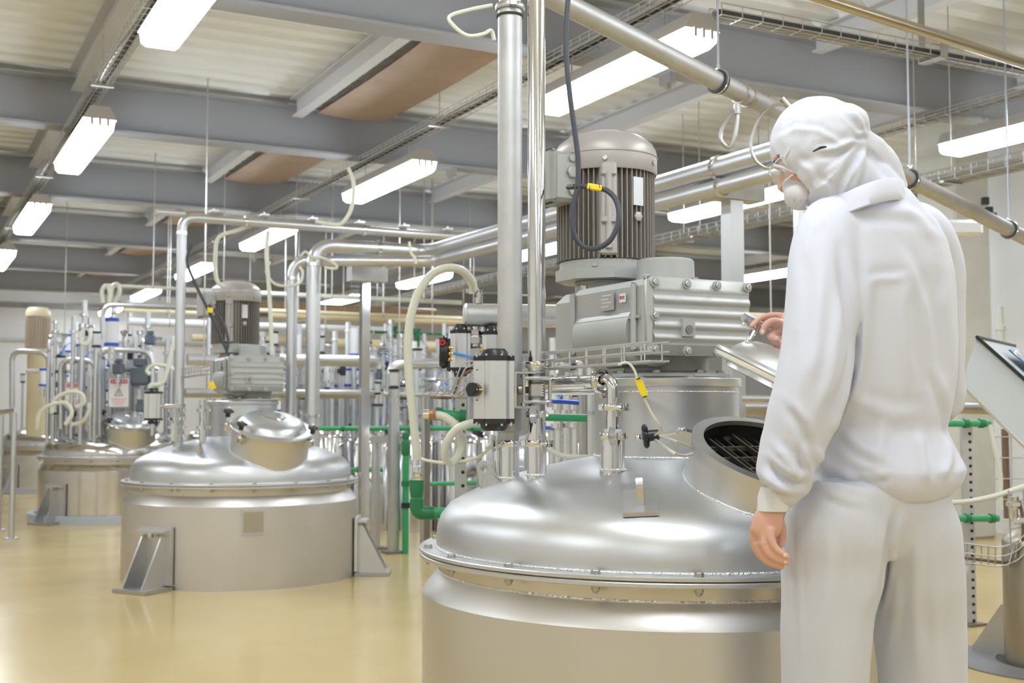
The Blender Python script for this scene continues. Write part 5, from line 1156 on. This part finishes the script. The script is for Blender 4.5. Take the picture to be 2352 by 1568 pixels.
def limb(pts, n=18, flat=None):                # pts: (Vector, radius[, radius2])
    P_ = [Vector(p[0]) for p in pts]; R_ = [p[1] for p in pts]; B_ = [p[2] if len(p) > 2 else p[1] for p in pts]
    # smooth resample
    out = []; rr = []; bb = []; sub = 5
    for i in range(len(P_)-1):
        p0 = P_[i-1] if i else P_[i]*2-P_[i+1]; p3 = P_[i+2] if i+2 < len(P_) else P_[i+1]*2-P_[i]; p1, p2 = P_[i], P_[i+1]
        for k in range(sub):
            t = k/sub; out.append(.5*((2*p1)+(-p0+p2)*t+(2*p0-5*p1+4*p2-p3)*t*t+(-p0+3*p1-3*p2+p3)*t**3)); s = t*t*(3-2*t); rr.append(R_[i]*(1-s)+R_[i+1]*s); bb.append(B_[i]*(1-s)+B_[i+1]*s)
    out.append(P_[-1]); rr.append(R_[-1]); bb.append(B_[-1])
    secs = []
    for i in range(len(out)):
        a = out[max(0, i-1)]; b = out[min(len(out)-1, i+1)]; T = (b-a).normalized()
        ref = FW if abs(T.dot(FW)) < .8 else ZU
        X = ref.cross(T).normalized(); Y = T.cross(X).normalized(); secs.append((out[i], rr[i], bb[i], X, Y))
    return loft(secs, n)
def fused(parts, voxel, smooth, name, m_, parent, folds=(), post=None, cut=None, noise=None):
    mb = MB()
    for vs, fs in parts: mb.add(vs, fs)
    me = bpy.data.meshes.new('tmp'); me.from_pydata(mb.v, [], mb.f)
    bm = bmesh.new(); bm.from_mesh(me)
    bmesh.ops.recalc_face_normals(bm, faces=bm.faces); bm.to_mesh(me); bm.free()
    o = bpy.data.objects.new('tmp', me); col.objects.link(o)
    r = o.modifiers.new('r', 'REMESH'); r.mode = 'VOXEL'; r.voxel_size = voxel
    s = o.modifiers.new('s', 'SMOOTH'); s.iterations = smooth; s.factor = .5
    dg = bpy.context.evaluated_depsgraph_get(); me2 = bpy.data.meshes.new_from_object(o.evaluated_get(dg)); bpy.data.objects.remove(o)
    me2.update(); vs = [v.co.copy() for v in me2.vertices]; ns = [v.normal.copy() for v in me2.vertices]
    if folds or noise:
        for i, v in enumerate(vs):
            q = v-CAM; dd = q.dot(CF); px, py = W_PX/2+F_PX*q.dot(RT)/dd, H_PX/2-F_PX*q.dot(CU)/dd; face = -(ns[i].dot(q.normalized()))
            off = 0.
            if face > -.1:
                for pl, amp, wd in folds:
                    x0 = min(p[0] for p in pl)-3*wd; x1 = max(p[0] for p in pl)+3*wd; y0 = min(p[1] for p in pl)-3*wd; y1 = max(p[1] for p in pl)+3*wd
                    if px < x0 or px > x1 or py < y0 or py > y1: continue
                    best = 1e9; bt = 0; n_ = len(pl)-1
                    for k in range(n_):
                        ax_, ay = pl[k][:2]; bx, by = pl[k+1][:2]; dx, dy = bx-ax_, by-ay; t = max(0, min(1, ((px-ax_)*dx+(py-ay)*dy)/(dx*dx+dy*dy+1e-9)))
                        ex, ey = px-ax_-dx*t, py-ay-dy*t; D = math.hypot(ex, ey)
                        if D < best: best = D; bt = (k+t)/n_; sg = 1 if ex*dy-ey*dx > 0 else -1
                    tap = min(1, 4*bt+.15, 4*(1-bt)+.15); u = best*sg/wd
                    off += amp*tap*(math.exp(-u*u)-.55*math.exp(-(u-1.5)**2))
                off *= min(1, max(0, (face+.1)*2.5))
            if noise: off += noise(v)
            vs[i] = v+ns[i]*off
    M = WM[parent.name]; Mi = M.inverted()
    if cut:
        keep = [not cut(v) for v in vs]; idx = {}; nv = []
        for i, v in enumerate(vs):
            if keep[i]: idx[i] = len(nv); nv.append(v)
        fs = [tuple(idx[j] for j in p.vertices) for p in me2.polygons if all(keep[j] for j in p.vertices)]; vs = nv
    else: fs = [tuple(p.vertices) for p in me2.polygons]
    me3 = bpy.data.meshes.new(name); me3.from_pydata([Mi @ v for v in vs], [], fs); me3.validate()
    for p in me3.polygons: p.use_smooth = True
    me3.materials.append(m_); ob = bpy.data.objects.new(name, me3); col.objects.link(ob); ob.parent = parent; WM[ob.name] = M
    bpy.data.meshes.remove(me); bpy.data.meshes.remove(me2); return ob
def ellp(c, rad, ax): m = MB(); m.ell(c, rad, ax, 28, 18); return m.v, m.f
# head frame
Fh = (-RT*.80+FW*.40-ZU*.44).normalized(); Uh = (ZU-Fh*Fh.z).normalized(); Sh = Uh.cross(Fh).normalized()   # Sh: his left ear side
if Sh.dot(FW) > 0: Sh = -Sh
Hc = P(1886, 350, 2.70)
def hp_(f, u, s=0.): return Hc+Fh*f+Uh*u+Sh*s
def perlin(v, s, seed=0):
    from mathutils import noise as N_
    return N_.noise(v*s+Vector((seed, seed*2, 0)))
# --- body: head, neck, arms, hands, trunk and legs in one surface
parts = [ellp(hp_(0, .015), (.098, .074, .100), (Fh, Sh, Uh)), ellp(hp_(.03, -.045), (.062, .058, .075), (Fh, Sh, Uh))]
parts.append(limb([(hp_(-.02, -.04), .055), (P(1960, 445, 2.74), .058), (P(2000, 500, 2.77), .065)]))
parts.append(limb([(hp_(.088, .015), .009), (hp_(.110, -.02), .013), (hp_(.108, -.034), .012)]))            # nose
parts.append(ellp(hp_(.080, .030, .03), (.016, .028, .008), (Fh, Sh, Uh))); parts.append(ellp(hp_(.080, .030, -.03), (.016, .028, .008), (Fh, Sh, Uh)))
parts.append(ellp(hp_(.085, -.068), (.012, .024, .006), (Fh, Sh, Uh))); parts.append(ellp(hp_(-.005, -.02, .066), (.016, .008, .026), (Fh, Sh, Uh)))
tr = []
for y, c, a, b in ((500, 2005, .13, .08), (560, 2015, .17, .095), (700, 2020, .165, .10), (850, 2022, .145, .09), (1000, 2022, .135, .09), (1120, 2018, .15, .10), (1220, 2015, .15, .10)): tr.append((P(c, y, 2.75), a, b, SA, FA))
parts.append(loft(tr))
wr = P(1774, 1180, 2.575)
parts.append(limb([(P(1925, 545, 2.64), .055), (P(1880, 720, 2.60), .045), (P(1858, 850, 2.57), .040), (P(1810, 1050, 2.57), .030), (P(1784, 1130, 2.575), .025), (P(1772, 1178, 2.575), .026, .020)]))
# left hand, hanging, fingers curled toward the thigh
def F3(x, y, d): return P(x, y, d)
parts.append(limb([(F3(1773, 1170, 2.575), .027, .020), (F3(1764, 1195, 2.575), .033, .022), (F3(1757, 1218, 2.578), .033, .024), (F3(1755, 1232, 2.580), .026, .022)]))
LFS = [[(1772, 1212, 2.556), (1771, 1238, 2.552), (1784, 1262, 2.548), (1806, 1276, 2.545)],
       [(1757, 1218, 2.566), (1754, 1248, 2.562), (1772, 1276, 2.556), (1806, 1290, 2.553)],
       [(1743, 1216, 2.580), (1740, 1250, 2.578), (1758, 1284, 2.572), (1793, 1300, 2.568)],
       [(1733, 1208, 2.594), (1732, 1240, 2.596), (1744, 1272, 2.594), (1768, 1292, 2.592)]]
for k, fl in enumerate(LFS):
    r = (.0088, .0098, .0100, .0095)[k]; parts.append(limb([(F3(*fl[0]), r*1.12), (F3(*fl[1]), r*1.02), (F3(*fl[2]), r*.95), (F3(*fl[3]), r*.80)], 14)); parts.append(ellp(F3(*fl[3]), (r*.82,)*3, (RT, FW, ZU))); parts.append(ellp(F3(*fl[1]), (r*1.10,)*3, (RT, FW, ZU)))
parts.append(limb([(F3(1776, 1182, 2.592), .016), (F3(1790, 1206, 2.604), .014), (F3(1794, 1232, 2.606), .011), (F3(1792, 1256, 2.604), .009)], 14))
# right arm and hand on the lid handle
HD = 3.095
parts.append(limb([(P(2105, 560, 2.86), .055), (P(2140, 720, 2.93), .045), (P(2148, 900, 2.98), .040), (P(2010, 850, 3.06), .038), (P(1880, 780, 3.10), .028), (P(1828, 752, 3.10), .026), (P(1806, 744, HD), .030, .024), (P(1790, 742, HD), .028, .026)]))
RF = [[(1800, 727, HD+.012), (1775, 724, HD+.010), (1745, 732, HD+.006), (1727, 748, HD-.012)],
      [(1806, 748, HD-.020), (1780, 738, HD-.028), (1762, 745, HD-.030), (1752, 762, HD-.030)],
      [(1806, 758, HD-.010), (1778, 764, HD-.020), (1768, 772, HD-.024), (1782, 778, HD-.034)],
      [(1810, 768, HD-.008), (1784, 776, HD-.018), (1776, 785, HD-.020), (1792, 788, HD-.030)],
      [(1812, 778, HD-.004), (1792, 788, HD-.014), (1786, 796, HD-.016), (1796, 799, HD-.026)]]
for k, fl in enumerate(RF):
    r = (.0088, .0108, .0098, .0095, .0085)[k]; parts.append(limb([(F3(*fl[0]), r*1.12), (F3(*fl[1]), r*1.04), (F3(*fl[2]), r*.98), (F3(*fl[3]), r*.84)], 14)); parts.append(ellp(F3(*fl[3]), (r*.86,)*3, (RT, FW, ZU)))
# legs
parts.append(limb([(P(1930, 1180, 2.66), .085), (P(1915, 1320, 2.66), .075), (P(1900, 1560, 2.66), .052), (P(1898, 1800, 2.68), .048), (P(1898, 1960, 2.68), .036)]))
parts.append(limb([(P(2080, 1180, 2.80), .085), (P(2100, 1320, 2.80), .075), (P(2112, 1560, 2.80), .052), (P(2112, 1760, 2.80), .048), (P(2112, 1900, 2.80), .036)]))
body = fused(parts, .0032, 3, 'body', SKIN, person, folds=[([(1788, 770), (1806, 768)], -.003, 4), ([(1748, 1235), (1746, 1260)], -.002, 3), ([(1763, 1235), (1765, 1258)], -.002, 3)])
for fl in (RF[1], RF[2]): pass
for (x, y, d, rx) in ((1752, 763, HD-.0385, .0055), (1784, 777, HD-.0425, .005), (1803, 1275, 2.539, .004), (1804, 1290, 2.547, .004)):
    m = MB(); m.ell(P(x, y, d), (rx, .0022, rx*1.1), (RT, FW, ZU), 12, 8); m.build('fingernail', NAIL, person)
# --- jacket
J = []
for y, c, a, b in ((436, 2020, .055, .07), (456, 2010, .10, .09), (476, 2005, .145, .105), (505, 2008, .185, .120), (550, 2015, .208, .130), (620, 2022, .220, .138), (700, 2025, .218, .140), (800, 2028, .208, .138), (900, 2030, .198, .136), (985, 2024, .176, .132), (1030, 2034, .192, .145), (1072, 2040, .205, .160), (1100, 2036, .196, .155), (1122, 2030, .176, .140), (1132, 2026, .15, .12)):
    yy = y; cpt = P(c, yy, 2.75); J.append((cpt, a, b, SA, FA))
vs, fs = loft(J, 48)
def hemtilt(v):
    q = v-P0; lat = q.dot(RT); z = v.z
    t = max(0, min(1, (1.02-z)/.16)); return v+ZU*(t*(-.02+max(0, -lat)*.36-max(0, lat)*(-.06))*1.0)
vs = [hemtilt(v) for v in vs]
JP = [(vs, fs)]
JP.append(limb([(P(1968, 500, 2.70), .062), (P(1918, 528, 2.66), .080), (P(1898, 590, 2.635), .080, .078), (P(1889, 680, 2.61), .077), (P(1880, 780, 2.585), .078), (P(1870, 860, 2.57), .080), (P(1848, 940, 2.565), .076), (P(1822, 1020, 2.57), .068), (P(1806, 1070, 2.57), .062, .060), (P(1800, 1104, 2.572), .060, .058), (P(1790, 1128, 2.575), .046, .044), (P(1779, 1142, 2.575), .038, .036)], 24))
JP.append(limb([(P(2060, 510, 2.82), .062), (P(2112, 545, 2.86), .078), (P(2138, 620, 2.90), .080, .076), (P(2148, 720, 2.92), .072), (P(2150, 840, 2.95), .068), (P(2142, 922, 2.98), .070), (P(2040, 880, 3.05), .058), (P(1930, 808, 3.09), .048), (P(1858, 768, 3.10), .038)], 24))
jf = [([(1925, 560), (1938, 640), (1952, 720), (1962, 800), (1950, 870), (1915, 950), (1880, 1020)], -.016, 12),
      ([(1995, 600), (1990, 680), (1985, 760), (1975, 860), (1960, 960)], .008, 18), ([(2090, 610), (2075, 700), (2080, 800), (2095, 900)], .007, 18),
      ([(2160, 600), (2150, 700), (2160, 800), (2170, 900)], -.008, 16), ([(1990, 650), (2020, 640), (2050, 640), (2085, 634)], .004, 10),
      ([(2200, 720), (2195, 820), (2190, 900)], .006, 14), ([(2140, 860), (2160, 930), (2175, 985)], -.007, 12),
      ([(1838, 600), (1836, 700), (1826, 800)], .006, 16), ([(1890, 600), (1880, 720), (1872, 820), (1850, 900)], .007, 18),
      ([(1930, 700), (1918, 800), (1905, 880), (1870, 960)], .006, 14), ([(1800, 930), (1840, 980), (1860, 1040)], -.007, 12),
      ([(1760, 1060), (1790, 1090), (1830, 1115), (1858, 1108)], -.014, 10), ([(1752, 1085), (1785, 1112), (1820, 1130)], .009, 9), ([(1748, 1110), (1770, 1132), (1800, 1140)], -.007, 7),
      ([(1780, 1020), (1812, 1060), (1836, 1092)], .008, 11), ([(1850, 1050), (1862, 1090), (1862, 1125)], .006, 9), ([(1830, 1020), (1840, 1060), (1848, 1085)], -.008, 9),
      ([(1870, 1030), (1920, 1080), (1975, 1110), (2020, 1120)], .008, 14), ([(1960, 1100), (2000, 1112), (2040, 1100)], -.008, 10),
      ([(2110, 990), (2118, 1050), (2130, 1110)], .008, 12), ([(2160, 970), (2190, 1010), (2215, 1060)], -.008, 12), ([(2030, 960), (2020, 1030), (2005, 1090)], .006, 16),
      ([(1900, 985), (1960, 1040), (2040, 1080)], -.006, 12), ([(2185, 1000), (2180, 1060), (2165, 1100)], .007, 12), ([(1885, 1040), (1905, 1090), (1930, 1120)], .006, 10),
      ([(1950, 480), (1990, 500), (2040, 500), (2100, 515)], -.004, 12), ([(2060, 470), (2110, 500), (2150, 550)], .006, 14), ([(1875, 500), (1862, 540), (1850, 600)], .004, 12),
      ([(1945, 900), (1990, 930), (2050, 950), (2120, 950)], .004, 18), ([(2060, 560), (2100, 640), (2130, 720), (2140, 800)], .005, 14)]
jn = lambda v: .0022*perlin(Vector((v.x*1.0, v.y*1.0, v.z*.35)), 16)+.0035*perlin(Vector((v.x, v.y, v.z*.5)), 6, 3)
jacket = fused(JP, .0065, 6, 'jacket', CLOTH, person, folds=jf, noise=jn)
# hem band and cuffs
cu = []
for y, x, a, b in ((1118, 1786, .036, .034), (1140, 1779, .036, .034), (1160, 1777, .0345, .032), (1172, 1776, .0345, .032), (1174, 1776, .031, .028)): cu.append((P(x, y, 2.575)+ZU*0, a, b, RT, FW))
v_, f_ = loft(cu, 40); m = MB(); m.add(v_, f_); m.build('cuff', CUFFM, person, 60)
cu = []
for x, y, r in ((1862, 772, .036), (1845, 762, .034), (1836, 757, .033)): cu.append((P(x, y, 3.10), r, r, (ZU+RT*.5).normalized(), FW))
v_, f_ = loft(cu, 30); m = MB(); m.add(v_, f_); m.build('cuff', CUFFM, person, 60)
# collar: a folded band low round the neck of the jacket
pts = []; 
cc = [(1900, 480, 2.66), (1935, 474, 2.61), (1975, 458, 2.588), (2020, 444, 2.592), (2058, 438, 2.635), (2082, 441, 2.73), (2050, 446, 2.88), (1985, 456, 2.90), (1930, 468, 2.86), (1902, 478, 2.76)]
cp = catmull([P(*c) for c in cc], 5, True); n = len(cp); cen = sum(cp, Vector())/n
m = MB(); vs = []
prof = [(-.014, .030), (-.010, .032), (-.005, .026), (.001, .002), (.007, -.018), (.004, -.021), (-.004, -.006), (-.012, .012)]
for p in cp:
    o_ = (p-cen); o_.z = 0; o_.normalize()
    for a, z in prof: vs.append(p+o_*a+ZU*z)
k = len(prof); fs = []
for i in range(n):
    j = (i+1) % n
    for q in range(k): w = (q+1) % k; fs.append((i*k+q, i*k+w, j*k+w, j*k+q))
m.add(vs, fs); m.build('collar', CLOTH, person, 60)
# --- trousers
T_ = [(vv, ff) for vv, ff in [loft([(P(c, y, 2.74), a, b, SA, FA) for y, c, a, b in ((1060, 2018, .150, .12), (1120, 2014, .184, .130), (1180, 2010, .194, .125), (1230, 2008, .190, .112), (1275, 2008, .165, .085))], 40)]]
T_.append(limb([(P(1935, 1120, 2.67), .090, .11), (P(1918, 1220, 2.660), .114, .118), (P(1912, 1310, 2.66), .114, .105), (P(1898, 1420, 2.66), .101, .10), (P(1894, 1568, 2.66), .094, .095), (P(1896, 1750, 2.68), .085), (P(1898, 1900, 2.68), .080), (P(1900, 1975, 2.68), .072)], 30))
T_.append(limb([(P(2080, 1120, 2.76), .090, .11), (P(2090, 1220, 2.76), .112, .122), (P(2100, 1310, 2.77), .110, .115), (P(2111, 1443, 2.79), .105, .10), (P(2119, 1568, 2.80), .100, .095), (P(2120, 1750, 2.80), .088), (P(2118, 1860, 2.80), .080), (P(2118, 1925, 2.80), .072)], 30))
tf = [([(2062, 1170), (2045, 1215), (2034, 1262), (2032, 1310), (2018, 1375), (2003, 1423)], -.016, 9), ([(2040, 1180), (2025, 1250), (2012, 1330), (1990, 1410)], .007, 14),
      ([(1820, 1170), (1815, 1260), (1826, 1330), (1830, 1420), (1830, 1568)], -.004, 7), ([(1838, 1190), (1836, 1300), (1838, 1420), (1838, 1560)], .003, 7),
      ([(1900, 1200), (1905, 1300), (1900, 1400), (1890, 1540)], .006, 20), ([(1960, 1200), (1965, 1300), (1950, 1400), (1945, 1550)], -.004, 18),
      ([(2100, 1180), (2105, 1300), (2100, 1400), (2110, 1550)], .005, 18), ([(2170, 1160), (2175, 1300), (2170, 1450), (2180, 1560)], -.005, 16), ([(2060, 1300), (2055, 1400), (2040, 1500)], .004, 14),
      ([(1870, 1130), (1930, 1160), (1990, 1175)], -.004, 10), ([(2070, 1160), (2120, 1150), (2190, 1130)], -.003, 10)]
tn_ = lambda v: .0018*perlin(Vector((v.x, v.y, v.z*.25)), 20, 5)+.003*perlin(Vector((v.x, v.y, v.z*.4)), 6, 9)
fused(T_, .007, 18, 'trousers', TROU, person, folds=tf, noise=tn_)
for (x, y, d) in ((1898, 1990, 2.66), (2118, 1935, 2.80)):
    c = P(x, y, d); c.z = .05; f_ = (FA-RT*.0).normalized(); m = MB(); m.ell(c+f_*.05-ZU*.0, (.14, .052, .05), (f_, f_.cross(ZU), ZU), 20, 12); m.build('shoe', MASKM, person)
# --- hood: skull cap, elastic gather at the back, drape over neck and shoulders
G = P(1978, 322, 2.66)
HP = [ellp(hp_(-.002, .020), (.110, .092, .112), (Fh, Sh, Uh)), ellp(hp_(.008, -.040), (.082, .086, .085), (Fh, Sh, Uh)), ellp(P(1935, 290, 2.69), (.060, .070, .052), (RT, FW, ZU))]
HP.append(limb([(P(1890, 380, 2.68), .082), (P(1935, 420, 2.70), .088), (P(1968, 452, 2.72), .098, .10), (P(1985, 476, 2.74), .10, .105)], 28))
HP.append(limb([(P(1952, 330, 2.68), .040), (P(1992, 352, 2.70), .046), (P(2014, 392, 2.73), .056), (P(2018, 436, 2.76), .066)], 24))
HP.append(limb([(P(1905, 450, 2.68), .06), (P(1912, 480, 2.70), .055)], 18))
hf = [([(1782, 318), (1830, 296), (1880, 300), (1930, 328), (1972, 322)], .003, 7), ([(1870, 345), (1920, 340), (1970, 325)], .004, 8), ([(1880, 365), (1930, 350), (1972, 330)], -.005, 7),
      ([(1900, 400), (1940, 360), (1975, 332)], .005, 8), ([(1975, 330), (1960, 370), (1930, 420), (1918, 465)], -.008, 8), ([(1985, 335), (1980, 380), (1960, 440)], .005, 8), ([(1990, 340), (2015, 375), (2040, 410)], -.005, 8),
      ([(1940, 255), (1965, 280), (1980, 310)], -.004, 5), ([(1955, 250), (1978, 278), (1986, 308)], .003, 5), ([(1925, 262), (1950, 285), (1972, 312)], .003, 5), ([(1965, 318), (1980, 316), (1996, 314)], -.007, 6), ([(1800, 262), (1795, 300), (1798, 340)], .002, 6), ([(1820, 255), (1815, 300), (1815, 345)], -.002, 6), ([(1840, 252), (1838, 300), (1838, 350)], .002, 6), ([(1860, 290), (1858, 330)], -.002, 6),
      ([(1860, 440), (1880, 420), (1900, 430), (1905, 470)], .003, 8), ([(1830, 370), (1860, 390), (1880, 440)], .003, 8)]
def hcut(v):
    q = v-Hc; f, u, s = q.dot(Fh), q.dot(Uh), q.dot(Sh); return f > .060 and -.085 < u < .028 and abs(s) < .060
hn = lambda v: .0015*perlin(v, 40, 2)
fused(HP, .0045, 5, 'hood', HOODM, person, folds=hf, noise=hn, cut=hcut)
# hood edge round the face opening
ep = []
for k in range(28):
    a = 2*math.pi*k/28; s = .060*math.cos(a); u = -.028+.056*math.sin(a)
    # on the hood surface
    ff = .110*math.sqrt(max(.02, 1-(s/.088)**2-((u-.02)/.112)**2)); ep.append(hp_(ff-.002, u, s))
m = MB(); m.tube(ep, .0035, 8, closed=True); m.build('hood_edge', HOODM, person)
# mask
v_, f_ = ellp(hp_(.072, -.062), (.052, .050, .040), (Fh, Sh, Uh)); MP = [(v_, f_), ellp(hp_(.092, -.036), (.026, .022, .026), (Fh, Sh, Uh))]
mk = fused(MP, .004, 5, 'face_mask', MASKM, person)
m = MB()
for i in range(3):
    for j in range(2): m.box(hp_(.098-.012*i, -.088-.006*i+j*.010, .040-.002*i)+Sh*.0, (.009, .0015, .0035), ax=((-Uh*.7+Fh*.7).normalized(), Sh, Uh))
m.build('mask_print', mat('grey_print', (.35, .35, .37), .6), mk)
# eye and brow on the near side
m = MB(); m.ell(hp_(.083, -.002, .033), (.010, .012, .008), (Fh, Sh, Uh), 14, 8); m.build('eye', mat('eye_white', (.8, .78, .76), .2), person)
m = MB(); m.ell(hp_(.0905, -.003, .034), (.004, .005, .005), (Fh, Sh, Uh), 10, 6); m.build('iris', BLACK, person)
m = MB(); m.tube(catmull([hp_(.090, .020, .016), hp_(.088, .024, .032), hp_(.074, .020, .050)], 4), .0035, 6); m.build('eyebrow', mat('dark_hair', (.04, .03, .025), .7), person)
# clear safety glasses
LENS = bpy.data.materials.new('clear_lens'); LENS.use_nodes = True; b_ = LENS.node_tree.nodes['Principled BSDF']
b_.inputs['Base Color'].default_value = (.95, .97, 1, 1); b_.inputs['Roughness'].default_value = .04; b_.inputs['Alpha'].default_value = .22; b_.inputs['Specular IOR Level'].default_value = .9
g_ = thing('safety_glasses', hp_(.10, -.03), 'clear plastic safety glasses with black tipped arm worn by the hooded person', 'glasses')
vs = []; fs = []; nu, nv_ = 24, 5
for i in range(nu+1):
    a = (i/nu-.5)*2.5
    for j in range(nv_): u = .018-.050*j/(nv_-1); dip = 1-.25*(abs(i/nu-.5) < .06 and j == nv_-1); bul = .003*math.sin(math.pi*j/(nv_-1)); vs.append(hp_(.045+(.078+bul)*math.cos(a), u*dip, (.074+bul)*math.sin(a)))
for i in range(nu):
    for j in range(nv_-1): k = i*nv_+j; fs.append((k, k+1, k+nv_+1, k+nv_))
m = MB(); m.add(vs, fs); m.build('lens', LENS, g_)
for j in (0, nv_-1):
    m = MB(); m.tube([vs[i*nv_+j] for i in range(nu+1)], .0014, 6); m.build('frame_edge', mat('clear_frame', (.82, .84, .86), .1, alpha=.8), g_)
for s in (1, -1):
    m = MB(); m.tube(catmull([hp_(.068, .012, s*.074), hp_(.03, .030, s*.084), hp_(.006, .040, s*.0885)], 4), .0020, 6); m.build('arm', mat('clear_frame', (.82, .84, .86), .1), g_)
m = MB(); m.tube(catmull([P(1867, 348, 2.596), P(1882, 340, 2.592), P(1898, 337, 2.594)], 4), .0028, 6, rf=lambda t: .7+.5*math.sin(math.pi*t)); m.build('black_arm_tip', BLACK, g_)
# small trouser detail: loose label at the right seam
m = MB(); p = P(2217, 1308, 2.80); m.box(p, (.012, .003, .02), ax=((RT-ZU*.4).normalized(), FW, (ZU+RT*.4).normalized())); m.build('seam_loop', TROU, person)
